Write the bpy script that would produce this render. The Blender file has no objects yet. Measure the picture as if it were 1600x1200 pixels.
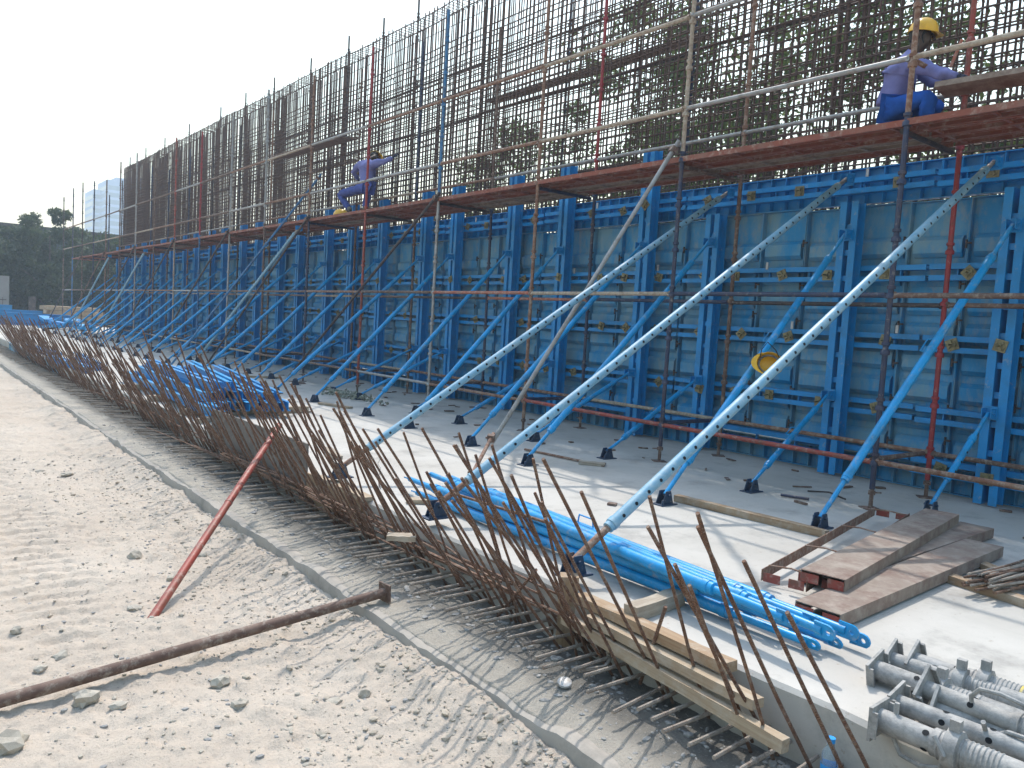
import bpy, math, random
import numpy as np
from mathutils import Vector, Matrix, Euler
random.seed(7); RNG = np.random.default_rng(7)
R = math.radians
SC = bpy.context.scene
COL = SC.collection

# ------------------------------------------------------------------ camera, sky, sun, exposure
CAM_H = 1.465; YAW = R(38.556); PITCH = R(4.281); ROLL = R(3.356); FPX = 1226.5
def camera_axes():
    f0 = Vector((math.sin(YAW), math.cos(YAW), 0)); r0 = Vector((math.cos(YAW), -math.sin(YAW), 0)); z = Vector((0, 0, 1))
    fwd = f0*math.cos(PITCH) - z*math.sin(PITCH); up0 = z*math.cos(PITCH) + f0*math.sin(PITCH)
    return r0*math.cos(ROLL) + up0*math.sin(ROLL), up0*math.cos(ROLL) - r0*math.sin(ROLL), fwd
CR, CU, CF = camera_axes()
cam = bpy.data.cameras.new("camera"); camo = bpy.data.objects.new("camera", cam); COL.objects.link(camo)
camo.matrix_world = Matrix(((CR.x, CU.x, -CF.x, 0), (CR.y, CU.y, -CF.y, 0), (CR.z, CU.z, -CF.z, CAM_H), (0, 0, 0, 1)))
cam.sensor_width = 36; cam.lens = FPX/1600*36; cam.clip_start = 0.05; cam.clip_end = 5000
SC.camera = camo

SUN_EL = R(57.5); SUN_AZ = math.atan2(.66, .75)          # azimuth from +Y towards +X
world = bpy.data.worlds.new("World"); SC.world = world; world.use_nodes = True
wn = world.node_tree.nodes; wl = world.node_tree.links
sky = wn.new("ShaderNodeTexSky"); sky.sky_type = 'NISHITA'; sky.sun_disc = False
sky.sun_elevation = SUN_EL; sky.sun_rotation = SUN_AZ; sky.altitude = 0
sky.air_density = 2.6; sky.dust_density = 3.5; sky.ozone_density = 6.0
bg = wn["Background"]; bg.inputs[1].default_value = 0.15
wl.new(sky.outputs[0], bg.inputs[0])
sd = bpy.data.lights.new("sun", 'SUN'); sd.energy = 2.0; sd.angle = R(0.6); sd.color = (1, .945, .87)
so = bpy.data.objects.new("sun", sd); COL.objects.link(so)
sdir = Vector((math.sin(SUN_AZ)*math.cos(SUN_EL), math.cos(SUN_AZ)*math.cos(SUN_EL), math.sin(SUN_EL)))
so.rotation_euler = sdir.to_track_quat('Z', 'Y').to_euler(); so.location = (30, 30, 60)
SC.view_settings.view_transform = 'Standard'; SC.view_settings.look = 'None'
SC.view_settings.exposure = 0.98; SC.view_settings.gamma = 1
SC.cycles.max_bounces = 8; SC.cycles.diffuse_bounces = 5; SC.cycles.glossy_bounces = 2; SC.cycles.transparent_max_bounces = 6
SC.cycles.use_denoising = True; SC.cycles.volume_bounces = 2

# pixel (of the 1600x1200 photograph) -> point on a plane of the site, used to survey positions
def ray(x, y):
    return (CF + CR*((x-800)/FPX) - CU*((y-600)/FPX))
CP = Vector((0, 0, CAM_H))
def onz(x, y, z): v = ray(x, y); return CP + v*((z-CAM_H)/v.z)
def onx(x, y, X): v = ray(x, y); return CP + v*(X/v.x)

# ------------------------------------------------------------------ materials
def new_mat(name):
    m = bpy.data.materials.new(name); m.use_nodes = True
    nt = m.node_tree; b = nt.nodes["Principled BSDF"]
    return m, nt, b
def noise(nt, vec, scale, detail=4, rough=.55):
    n = nt.nodes.new("ShaderNodeTexNoise"); n.inputs["Scale"].default_value = scale; n.inputs["Detail"].default_value = detail
    n.inputs["Roughness"].default_value = rough; nt.links.new(vec, n.inputs["Vector"]); return n.outputs["Fac"]
def ramp(nt, fac, stops):
    r = nt.nodes.new("ShaderNodeValToRGB"); e = r.color_ramp.elements
    while len(e) < len(stops): e.new(.5)
    for el, (p, c) in zip(e, stops): el.position = p; el.color = (*c, 1) if len(c) == 3 else c
    nt.links.new(fac, r.inputs[0]); return r.outputs[0]
def mix(nt, fac, a, b, mode='MIX'):
    n = nt.nodes.new("ShaderNodeMix"); n.data_type = 'RGBA'; n.blend_type = mode
    for s, v in ((n.inputs[0], fac), (n.inputs[6], a), (n.inputs[7], b)):
        if isinstance(v, (int, float)): s.default_value = v
        elif isinstance(v, tuple): s.default_value = (*v, 1)
        else: nt.links.new(v, s)
    return n.outputs[2]
def coords(nt, kind="Object", rand=True, scale=(1, 1, 1)):
    tc = nt.nodes.new("ShaderNodeTexCoord"); out = tc.outputs[kind]
    mp = nt.nodes.new("ShaderNodeMapping"); nt.links.new(out, mp.inputs[0]); mp.inputs["Scale"].default_value = scale
    if rand:
        oi = nt.nodes.new("ShaderNodeObjectInfo"); mu = nt.nodes.new("ShaderNodeMath"); mu.operation = 'MULTIPLY'; mu.inputs[1].default_value = 37.0
        nt.links.new(oi.outputs["Random"], mu.inputs[0]); nt.links.new(mu.outputs[0], mp.inputs["Location"])
    return mp.outputs[0]
def bump(nt, b, h, strength=.3, dist=.01):
    n = nt.nodes.new("ShaderNodeBump"); n.inputs["Strength"].default_value = strength; n.inputs["Distance"].default_value = dist
    nt.links.new(h, n.inputs["Height"]); nt.links.new(n.outputs[0], b.inputs["Normal"])
def worn(name, base, wear, amount=.5, scale=9, rough=.6, metal=0.0, dust=None, dust_amt=.4, bumps=.25, stretch=(1, 1, 1), spec=.5):
    """paint or metal of colour base, worn to colour wear in patches, with optional dust"""
    m, nt, b = new_mat(name); v = coords(nt, scale=stretch)
    n1 = noise(nt, v, scale, 6, .65)
    f = ramp(nt, n1, [(max(0, .62-.35*amount), (0, 0, 0)), (min(1, .82-.3*amount), (1, 1, 1))])
    c = mix(nt, f, base, wear)
    n2 = noise(nt, v, scale*.35, 3)
    c = mix(nt, ramp(nt, n2, [(.3, (0, 0, 0)), (.7, (.35, .35, .35))]), c, tuple(x*.55 for x in base))
    if dust:
        n3 = noise(nt, v, scale*2.3, 5, .7)
        c = mix(nt, ramp(nt, n3, [(.66-.35*dust_amt, (0, 0, 0)), (.8, (.85, .85, .85))]), c, dust)
    nt.links.new(c, b.inputs["Base Color"]); b.inputs["Roughness"].default_value = rough; b.inputs["Metallic"].default_value = metal
    b.inputs["Specular IOR Level"].default_value = spec
    if bumps: bump(nt, b, noise(nt, v, scale*6, 4, .7), bumps, .004)
    return m
DUST = (.42, .37, .31)
M = {}
M['red_tube'] = worn('red_painted_tube', (.30, .045, .03), (.16, .07, .045), .5, 8, .55, 0, DUST, .35)
M['redder_tube'] = worn('crimson_tube', (.28, .022, .028), (.14, .04, .03), .35, 8, .5, 0, DUST, .15)
M['rust_tube'] = worn('rusty_tube', (.17, .075, .045), (.26, .15, .10), .55, 9, .8, 0, DUST, .55)
M['brown_tube'] = worn('brown_tube', (.11, .062, .047), (.2, .13, .1), .5, 9, .75, 0, DUST, .45)
M['navy_tube'] = worn('navy_tube', (.018, .03, .075), (.07, .05, .06), .45, 8, .5, 0, DUST, .25)
M['dark_tube'] = worn('dark_tube', (.035, .027, .03), (.09, .06, .05), .5, 9, .6, 0, DUST, .25)
M['grey_tube'] = worn('galvanised_tube', (.33, .33, .33), (.2, .17, .15), .5, 9, .55, .3, DUST, .5)
M['tan_tube'] = worn('mortar_splashed_tube', (.34, .27, .2), (.2, .12, .08), .5, 12, .85, 0, (.5, .45, .38), .7)
M['blue_tube'] = worn('blue_tube', (.03, .15, .32), (.05, .07, .12), .45, 8, .5, 0, DUST, .3)
M['orange_tube'] = worn('orange_red_tube', (.36, .10, .055), (.25, .16, .12), .5, 9, .7, 0, (.5, .42, .36), .5)
M['prop_blue'] = worn('bright_blue_paint', (.004, .30, .66), (.02, .19, .36), .42, 7, .36, 0, DUST, .3, .12)
M['pale_prop'] = worn('pale_blue_paint', (.17, .36, .5), (.28, .42, .5), .55, 10, .5, 0, (.5, .5, .47), .35, .12)
M['shoe'] = worn('dark_blue_steel', (.015, .045, .10), (.03, .04, .06), .5, 14, .5, .1, DUST, .2)
M['frame_blue'] = worn('blue_frame_paint', (.003, .24, .58), (.015, .18, .38), .45, 5, .42, 0, DUST, .15, .1)
M['panel_blue'] = worn('faded_blue_panel', (.006, .235, .50), (.16, .31, .39), .68, 3.2, .55, 0, (.3, .3, .27), .42, .15, (1, 1, .45))
M['tie'] = worn('yellow_zinc_plate', (.26, .23, .13), (.12, .1, .06), .5, 20, .45, .45, DUST, .3)
M['coupler'] = worn('zinc_couplers', (.16, .17, .12), (.4, .41, .36), .6, 14, .5, .3)
M['black'] = worn('dark_hole', (.006, .008, .012), (.01, .01, .012), .3, 9, .9)
M['clip'] = worn('pale_clip', (.5, .5, .5), (.3, .25, .2), .4, 20, .5, .3)
M['plank'] = worn('dusty_steel_plank', (.24, .185, .15), (.16, .09, .07), .5, 4, .8, 0, (.36, .31, .26), .6)
M['plank_under'] = worn('red_brown_steel_plank', (.23, .065, .04), (.22, .12, .09), .45, 4, .75, 0, (.4, .34, .28), .4)
M['bar'] = worn('rusted_reinforcing_bar', (.135, .064, .04), (.21, .115, .07), .6, 14, .85, 0, (.33, .28, .23), .5)
M['dusty_bar'] = worn('dusty_reinforcing_bar', (.27, .22, .18), (.16, .09, .06), .4, 10, .9, 0, (.44, .40, .35), .9)
M['cage'] = worn('dark_reinforcing_bar', (.085, .052, .045), (.12, .066, .048), .5, 6, .8, 0)
M['acrow'] = worn('dusty_grey_prop', (.21, .21, .205), (.33, .325, .32), .6, 10, .7, .15, (.46, .45, .43), .8, .7)
M['yellow'] = worn('yellow_band', (.6, .45, .04), (.45, .4, .3), .5, 16, .6)
M['shirt'] = worn('lavender_cotton', (.19, .2, .42), (.16, .17, .37), .5, 10, .95, 0, None, 0, .4, spec=.1)
M['trousers'] = worn('blue_cotton', (.02, .1, .42), (.018, .08, .33), .5, 10, .95, 0, None, 0, .4, spec=.1)
M['trousers2'] = worn('faded_blue_cotton', (.08, .11, .33), (.06, .08, .26), .5, 10, .95, 0, None, 0, .4, spec=.1)
M['skin'] = worn('dark_skin', (.045, .024, .017), (.035, .018, .013), .4, 20, .5, 0, None, 0, 0)
M['hair'] = worn('black_hair', (.01, .009, .008), (.015, .012, .01), .4, 40, .7)
M['glove'] = worn('navy_gloves', (.012, .02, .05), (.02, .025, .04), .4, 30, .9)
M['boot'] = worn('grey_boot', (.12, .12, .12), (.06, .055, .05), .5, 14, .8, 0, DUST, .5)
M['helmet'] = worn('yellow_plastic', (.75, .42, .02), (.6, .33, .03), .3, 8, .3, 0, None, 0, 0)
M['helmet_orange'] = worn('orange_strap', (.7, .2, .02), (.5, .15, .02), .3, 8, .5)
M['bark'] = worn('bark', (.09, .07, .055), (.14, .11, .09), .5, 12, .95, 0, None, 0, .8)
M['ply'] = worn('grey_formply', (.14, .125, .115), (.19, .17, .15), .55, 4, .8, 0, (.28, .25, .22), .4)
M['white_wall'] = worn('painted_block', (.24, .24, .24), (.2, .2, .2), .5, 1, .85)
M['dark_cladding'] = worn('dark_cladding', (.07, .085, .085), (.05, .06, .06), .5, .4, .8)
M['rust_door'] = worn('rusted_sheet', (.10, .05, .04), (.14, .08, .06), .5, 3, .8)

def wood_mat(name, a, b_, dust=.3):
    m, nt, b = new_mat(name); v = coords(nt, scale=(1, 1, 1))
    mp = nt.nodes.new("ShaderNodeMapping"); nt.links.new(v, mp.inputs[0]); mp.inputs["Scale"].default_value = (1.2, 30, 30)
    g = noise(nt, mp.outputs[0], 2.0, 6, .6)
    c = mix(nt, ramp(nt, g, [(.35, (0, 0, 0)), (.65, (1, 1, 1))]), a, b_)
    n3 = noise(nt, v, 9, 5, .7)
    c = mix(nt, ramp(nt, n3, [(.66-.35*dust, (0, 0, 0)), (.8, (.8, .8, .8))]), c, (.45, .41, .35))
    nt.links.new(c, b.inputs["Base Color"]); b.inputs["Roughness"].default_value = .85
    bump(nt, b, g, .5, .006); return m
M['timber'] = wood_mat('weathered_timber', (.29, .21, .14), (.38, .30, .21), .55)
M['timber_orange'] = wood_mat('orange_timber', (.26, .165, .095), (.34, .24, .15), .5)
M['timber_grey'] = wood_mat('grey_timber', (.26, .21, .16), (.38, .32, .25), .5)

def rib_bar(m, pitch):
    """ribs of the reinforcing steel as relief along the bar (local Z)"""
    nt = m.node_tree; b = nt.nodes["Principled BSDF"]
    tc = nt.nodes.new("ShaderNodeTexCoord"); w = nt.nodes.new("ShaderNodeTexWave"); w.wave_type = 'BANDS'; w.bands_direction = 'Z'
    w.inputs["Scale"].default_value = 1/pitch/3.2; w.inputs["Distortion"].default_value = .6; nt.links.new(tc.outputs["Object"], w.inputs[0])
    bump(nt, b, w.outputs["Fac"], .8, .006)
rib_bar(M['bar'], .012); rib_bar(M['dusty_bar'], .012)

def sand_mat():
    m, nt, b = new_mat('sand'); v = coords(nt, "Object", False)
    big = noise(nt, v, .9, 5, .6); mid = noise(nt, v, 7, 6, .65); fine = noise(nt, v, 60, 5, .75)
    c = mix(nt, ramp(nt, big, [(.3, (0, 0, 0)), (.7, (1, 1, 1))]), (.435, .365, .30), (.52, .45, .38))
    c = mix(nt, ramp(nt, mid, [(.55, (0, 0, 0)), (.75, (.6, .6, .6))]), c, (.35, .30, .255))
    c = mix(nt, ramp(nt, fine, [(.52, (0, 0, 0)), (.68, (.6, .6, .6))]), c, (.27, .24, .205))
    nt.links.new(c, b.inputs["Base Color"]); b.inputs["Roughness"].default_value = .95; b.inputs["Specular IOR Level"].default_value = .15
    ad = nt.nodes.new("ShaderNodeMath"); ad.operation = 'ADD'; nt.links.new(mid, ad.inputs[0]); nt.links.new(fine, ad.inputs[1])
    bump(nt, b, ad.outputs[0], .7, .018); return m
def dirt_mat():
    m, nt, b = new_mat('cement_dirt'); v = coords(nt, "Object", False)
    big = noise(nt, v, 2.2, 5, .6); mid = noise(nt, v, 14, 6, .7); fine = noise(nt, v, 80, 4, .75)
    c = mix(nt, ramp(nt, big, [(.38, (0, 0, 0)), (.62, (1, 1, 1))]), (.12, .116, .11), (.24, .225, .2))
    c = mix(nt, ramp(nt, mid, [(.52, (0, 0, 0)), (.68, (.75, .75, .75))]), c, (.13, .13, .13))
    c = mix(nt, ramp(nt, fine, [(.56, (0, 0, 0)), (.72, (.6, .6, .6))]), c, (.48, .45, .41))
    nt.links.new(c, b.inputs["Base Color"]); b.inputs["Roughness"].default_value = .95; b.inputs["Specular IOR Level"].default_value = .15
    sx = nt.nodes.new("ShaderNodeSeparateXYZ"); nt.links.new(v, sx.inputs[0])
    m1 = nt.nodes.new("ShaderNodeMath"); m1.operation = 'MULTIPLY_ADD'; m1.inputs[1].default_value = .45; nt.links.new(big, m1.inputs[0]); nt.links.new(sx.outputs[0], m1.inputs[2])
    sandc = mix(nt, ramp(nt, fine, [(.5, (0, 0, 0)), (.68, (.6, .6, .6))]), mix(nt, mid, (.38, .34, .29), (.48, .44, .38)), (.25, .225, .195))
    c = mix(nt, ramp(nt, m1.outputs[0], [(.0, (0, 0, 0)), (1, (1, 1, 1))]), sandc, c)
    rr = [n for n in nt.nodes if n.bl_idname == 'ShaderNodeValToRGB'][-1]; mr = nt.nodes.new("ShaderNodeMapRange"); mr.inputs[1].default_value = 2.68; mr.inputs[2].default_value = 2.9
    nt.links.new(m1.outputs[0], mr.inputs[0]); nt.links.new(mr.outputs[0], rr.inputs[0]); nt.links.new(c, b.inputs["Base Color"])
    ad = nt.nodes.new("ShaderNodeMath"); ad.operation = 'ADD'; nt.links.new(mid, ad.inputs[0]); nt.links.new(fine, ad.inputs[1])
    bump(nt, b, ad.outputs[0], .9, .02); return m
def concrete_mat(name, a, b_, stain, amt=.35):
    m, nt, b = new_mat(name); v = coords(nt, "Object", False)
    big = noise(nt, v, .8, 6, .6); mid = noise(nt, v, 5, 6, .7); fine = noise(nt, v, 90, 3, .7)
    c = mix(nt, ramp(nt, big, [(.35, (0, 0, 0)), (.65, (1, 1, 1))]), a, b_)
    c = mix(nt, ramp(nt, mid, [(.55, (0, 0, 0)), (.75, (amt, amt, amt))]), c, stain)
    c = mix(nt, ramp(nt, fine, [(.6, (0, 0, 0)), (.75, (.3, .3, .3))]), c, stain)
    st = noise(nt, v, 1.7, 7, .72); c = mix(nt, ramp(nt, st, [(.52, (0, 0, 0)), (.68, (.6, .6, .6))]), c, tuple(x*.8 for x in stain))
    mp = nt.nodes.new("ShaderNodeMapping"); nt.links.new(v, mp.inputs[0]); mp.inputs["Scale"].default_value = (1, .12, 1); mp.inputs["Rotation"].default_value = (0, 0, .5)
    dr = noise(nt, mp.outputs[0], 9, 4, .6); c = mix(nt, ramp(nt, dr, [(.6, (0, 0, 0)), (.75, (.28, .28, .28))]), c, stain)
    sp = noise(nt, v, 23, 3, .6); c = mix(nt, ramp(nt, sp, [(.65, (0, 0, 0)), (.73, (.55, .55, .55))]), c, (.24, .18, .13))
    nt.links.new(c, b.inputs["Base Color"]); b.inputs["Roughness"].default_value = .85
    bump(nt, b, mid, .25, .006); return m
M['sand'] = sand_mat(); M['dirt'] = dirt_mat()
M['slab'] = concrete_mat('pale_concrete', (.385, .36, .325), (.47, .445, .41), (.27, .255, .235))
M['kerb'] = concrete_mat('grey_concrete', (.29, .262, .23), (.37, .33, .285), (.19, .175, .155), .6)
def leaf_mat(name, c1, c2):
    m, nt, b = new_mat(name)
    oi = nt.nodes.new("ShaderNodeNewGeometry")
    c = mix(nt, oi.outputs["Random Per Island"], c1, c2)
    nt.links.new(c, b.inputs["Base Color"]); b.inputs["Roughness"].default_value = .6
    tr = nt.nodes.new("ShaderNodeBsdfTranslucent"); nt.links.new(c, tr.inputs[0])
    mx = nt.nodes.new("ShaderNodeMixShader"); mx.inputs[0].default_value = .4
    nt.links.new(b.outputs[0], mx.inputs[1]); nt.links.new(tr.outputs[0], mx.inputs[2])
    nt.links.new(mx.outputs[0], nt.nodes["Material Output"].inputs[0]); return m
M['leaf'] = leaf_mat('green_leaves', (.065, .10, .03), (.12, .15, .055))
M['leaf_dark'] = leaf_mat('dark_green_leaves', (.035, .055, .022), (.06, .08, .03))
def glass_tower_mat():
    m, nt, b = new_mat('blue_grey_glazing'); b.inputs["Base Color"].default_value = (.03, .07, .14, 1); b.inputs["Roughness"].default_value = .25
    b.inputs["Metallic"].default_value = .2; return m
M['glazing'] = glass_tower_mat()
M['tower'] = worn('pale_cladding', (.09, .17, .33), (.08, .15, .3), .4, .3, .7)
def clear_mat():
    m, nt, b = new_mat('clear_plastic'); b.inputs["Base Color"].default_value = (.75, .9, 1, 1); b.inputs["Roughness"].default_value = .15
    b.inputs["Transmission Weight"].default_value = .85; b.inputs["IOR"].default_value = 1.2; return m
M['clear'] = clear_mat()
M['cap_blue'] = worn('blue_cap', (.02, .3, .75), (.02, .25, .6), .3, 20, .35, 0, None, 0, 0)
M['paper'] = worn('paper_tag', (.6, .58, .55), (.42, .36, .33), .6, 60, .9)

# ------------------------------------------------------------------ mesh builder
class MB:
    def __init__(s): s.v = []; s.f = []
    def add(s, vs, fs):
        o = len(s.v); s.v += [tuple(p) for p in vs]; s.f += [tuple(i+o for i in f) for f in fs]; return s
    def box(s, c, d, rot=None):
        c = Vector(c); x, y, z = d[0]/2, d[1]/2, d[2]/2
        ps = [Vector((sx*x, sy*y, sz*z)) for sz in (-1, 1) for sx, sy in ((-1, -1), (1, -1), (1, 1), (-1, 1))]
        if rot is not None: ps = [rot @ p for p in ps]
        return s.add([c+p for p in ps], [(3, 2, 1, 0), (4, 5, 6, 7), (0, 1, 5, 4), (1, 2, 6, 5), (2, 3, 7, 6), (3, 0, 4, 7)])
    def span(s, a, b):
        return s.box([(a[i]+b[i])/2 for i in range(3)], [abs(b[i]-a[i]) for i in range(3)])
    def tube(s, pts, r, n=8, caps=True):
        pts = [Vector(p) for p in pts]; rs = r if isinstance(r, (list, tuple)) else [r]*len(pts)
        rings = []; ref = None
        for i, p in enumerate(pts):
            t = (pts[min(i+1, len(pts)-1)] - pts[max(i-1, 0)]).normalized()
            if ref is None: ref = Vector((1, 0, 0)) if abs(t.x) < .8 else Vector((0, 0, 1))
            u = (ref - t*ref.dot(t)).normalized(); w = t.cross(u); ref = u
            rings.append([p + (u*math.cos(2*math.pi*k/n) + w*math.sin(2*math.pi*k/n))*rs[i] for k in range(n)])
        vs = [q for g in rings for q in g]
        fs = [(i*n+k, i*n+(k+1) % n, (i+1)*n+(k+1) % n, (i+1)*n+k) for i in range(len(pts)-1) for k in range(n)]
        if caps: fs += [tuple(range(n-1, -1, -1)), tuple((len(pts)-1)*n+k for k in range(n))]
        return s.add(vs, fs)
    def hollow(s, a, b, r, n=12, wall=.004, depth=.12):
        """tube with open, dark-bored ends"""
        a, b = Vector(a), Vector(b); t = (b-a).normalized()
        return s.tube([a+t*depth, a, a, b, b, b-t*depth], [r-wall, r-wall, r, r, r-wall, r-wall], n, True)
    def prism(s, prof, a, b, axis='y'):
        """profile of (p,q) pairs extruded from a to b along an axis"""
        n = len(prof)
        def mk(p, q, t): return {'x': (t, p, q), 'y': (p, t, q), 'z': (p, q, t)}[axis]
        vs = [mk(p, q, a) for p, q in prof] + [mk(p, q, b) for p, q in prof]
        fs = [(k, (k+1) % n, (k+1) % n+n, k+n) for k in range(n)] + [tuple(range(n-1, -1, -1)), tuple(range(n, 2*n))]
        return s.add(vs, fs)
    def mesh(s, name, smooth=False):
        me = bpy.data.meshes.new(name); me.from_pydata(s.v, [], s.f); me.update()
        if smooth: me.polygons.foreach_set("use_smooth", [True]*len(me.polygons))
        return me
def smooth_by_angle(me, deg=40):
    me.polygons.foreach_set("use_smooth", [True]*len(me.polygons))
    try: me.set_sharp_from_angle(angle=R(deg))
    except Exception: pass
    return me
def put(name, me, mat, parent=None, loc=(0, 0, 0), rot=None, scale=None):
    """one object from mesh data that alike objects share; the material sits on the object"""
    if isinstance(me, MB): me = smooth_by_angle(me.mesh(name))
    if not me.materials: me.materials.append(None)
    o = bpy.data.objects.new(name, me); COL.objects.link(o)
    o.material_slots[0].link = 'OBJECT'; o.material_slots[0].material = M[mat] if isinstance(mat, str) else mat
    o.location = loc
    if rot is not None: o.rotation_euler = rot.to_euler() if hasattr(rot, 'to_euler') else rot
    if scale is not None: o.scale = scale
    if parent is not None: o.parent = parent
    return o
def tag(o, label, cat, group=None):
    o['label'] = label; o['category'] = cat
    if group: o['group'] = group
    return o
def thing(name, label, cat, loc=(0, 0, 0), rot=None, group=None):
    o = bpy.data.objects.new(name, None); o.empty_display_size = .1; COL.objects.link(o); o.location = loc
    if rot is not None: o.rotation_euler = rot.to_euler() if hasattr(rot, 'to_euler') else rot
    return tag(o, label, cat, group)
def struct(o): o['kind'] = 'structure'; return o
def stuff(o): o['kind'] = 'stuff'; return o
def aim(a, b, axis='Z'): return (Vector(b)-Vector(a)).to_track_quat(axis, 'Y')
ORD = ['first', 'second', 'third', 'fourth', 'fifth', 'sixth', 'seventh', 'eighth', 'ninth', 'tenth', 'eleventh', 'twelfth', 'thirteenth', 'fourteenth',
       'fifteenth', 'sixteenth', 'seventeenth', 'eighteenth', 'nineteenth', 'twentieth', 'twenty-first', 'twenty-second', 'twenty-third', 'twenty-fourth',
       'twenty-fifth', 'twenty-sixth', 'twenty-seventh', 'twenty-eighth', 'twenty-ninth', 'thirtieth']
def jit(a): return random.uniform(-a, a)

# value noise for ground relief
LAT = RNG.random((257, 257))
def vnoise(x, y, s):
    x = x*s; y = y*s; xi = np.floor(x).astype(int); yi = np.floor(y).astype(int); fx = x-xi; fy = y-yi
    fx = fx*fx*(3-2*fx); fy = fy*fy*(3-2*fy); g = lambda a, b: LAT[a % 257, b % 257]
    return (g(xi, yi)*(1-fx)+g(xi+1, yi)*fx)*(1-fy) + (g(xi, yi+1)*(1-fx)+g(xi+1, yi+1)*fx)*fy - .5
def fbm(x, y, s, o=4, g=.5):
    t = 0; a = 1
    for i in range(o): t = t + a*vnoise(x+i*17.3, y+i*9.1, s*2**i); a *= g
    return t
def sheet(name, xs, ys, zf, mat):
    X, Y = np.meshgrid(xs, ys, indexing='ij'); Z = zf(X, Y)
    v = np.stack([X, Y, Z], -1).reshape(-1, 3); nx, ny = len(xs), len(ys)
    idx = np.arange(nx*ny).reshape(nx, ny)
    f = np.stack([idx[:-1, :-1], idx[1:, :-1], idx[1:, 1:], idx[:-1, 1:]], -1).reshape(-1, 4)
    me = bpy.data.meshes.new(name); me.vertices.add(len(v)); me.vertices.foreach_set("co", v.ravel())
    me.loops.add(f.size); me.loops.foreach_set("vertex_index", f.ravel().astype(np.int32))
    me.polygons.add(len(f)); me.polygons.foreach_set("loop_start", np.arange(0, f.size, 4, dtype=np.int32))
    me.polygons.foreach_set("use_smooth", np.ones(len(f), bool)); me.update(calc_edges=True)
    return put(name, me, mat)

# ------------------------------------------------------------------ ground
SAND = -.385; BLIND = -.30
def sand_z(X, Y):
    near = np.clip((70-np.hypot(X, Y))/60, 0, 1)
    z = SAND + near*(.05*fbm(X, Y, .35, 2) + .022*fbm(X, Y, 2.6, 4, .6) + .019*fbm(X+40, Y, 21, 3, .65))
    lump = np.maximum(0, fbm(X+11, Y+5, 5.5, 3, .6)-.12); z = z + near*.06*lump*np.clip((X-.3)/1.4, .1, 1)
    tr = np.exp(-((X-.62-.03*Y)/.28)**2)*np.clip((Y-3)/2, 0, 1)          # tyre track running along the strip
    z = z - near*tr*.02 + near*tr*.012*np.sign(np.sin(Y*2*math.pi/.19 + 2.2*np.abs((X-.62-.03*Y)/.28)))
    z = z + .045*np.exp(-((X-2.16)/.2)**2)*near*(.4+1.6*np.clip(fbm(X*.2+7, Y, 1.3, 3)+.3, 0, 1))                            # loose bank against the strip
    z = np.where(X > 2.36, np.minimum(z, SAND-.06), z)
    return z
def axis(parts):
    out = []
    for a, b, n in parts: out += list(np.linspace(a, b, n, endpoint=False))
    out.append(parts[-1][1]); return np.array(out)
gx = axis([(-1500, -60, 12), (-60, -6, 30), (-6, -.3, 70), (-.3, 2.4, 150), (2.4, 20, 30), (20, 80, 15), (80, 1500, 12)])
gy = axis([(-400, -10, 12), (-10, .8, 40), (.8, 8, 390), (8, 16, 230), (16, 34, 220), (34, 90, 110), (90, 1800, 24)])
struct(sheet('ground', gx, gy, sand_z, 'sand'))
def blind_z(X, Y):
    z = BLIND + .022*fbm(X, Y, 3.1, 4, .6) + .01*fbm(X, Y, 22, 3, .6)
    z = z + .015*np.clip((2.55-X)/.3, 0, 1) - .02*np.clip((X-2.8)/.2, 0, 1)
    return np.where(X < 2.275, -.44, z)
by = axis([(-3, .8, 30), (.8, 9, 330), (9, 36, 300)])
struct(sheet('blinding_strip', np.linspace(2.268, 3.06, 35), by, blind_z, 'dirt'))
# ragged cement lip along the strip
kb = MB(); prof_n = 7; ky = axis([(-3, 1, 14), (1, 12, 190), (12, 36, 120)]); vs = []
for y in ky:
    o = .02*float(fbm(np.array(3.3), np.array(y), .7, 3)); h = .022*float(fbm(np.array(9.3), np.array(y), 2.6, 5, .7)); w = .016*float(fbm(np.array(5.3), np.array(y), 6, 4, .75)); w += .008*float(np.sign(fbm(np.array(8.1), np.array(y), 2.2, 1)))
    for px_, pz in ((2.235, -.47), (2.24, -.36), (2.246, -.315), (2.254, -.292), (2.285, -.286), (2.345, -.298), (2.42, -.33)):
        vs.append((px_+o+w, y, pz+h*(1 if pz > -.33 else 0)))
fs = [(i*7+k, i*7+k+1, (i+1)*7+k+1, (i+1)*7+k) for i in range(len(ky)-1) for k in range(6)]
kb.add(vs, fs); struct(put('kerb', smooth_by_angle(kb.mesh('kerb'), 25), 'kerb'))
sb = MB()
sy = axis([(-4, .8, 10), (.8, 10, 230), (10, 36, 140)]); vs = []
for y in sy:
    r1 = .012*float(fbm(np.array(1.3), np.array(y), 7, 3)); r2 = .012*float(fbm(np.array(6.3), np.array(y), 5, 3))
    for p in ((3.02+r1, -.34), (3.0+r1*1.5, -.12), (2.995+r1, -.02+r2*.5), (3.012+r1, 0)): vs.append((p[0], y, p[1]))
    vs.append((16, y, 0))
n = 5
fs = [(i*n+k, i*n+k+1, (i+1)*n+k+1, (i+1)*n+k) for i in range(len(sy)-1) for k in range(4)]
sb.add(vs, fs)
sb.span((3.03, 36, -.34), (16, 52, 0)); slab = struct(put('concrete_slab', sb.mesh('concrete_slab'), 'slab'))

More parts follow.
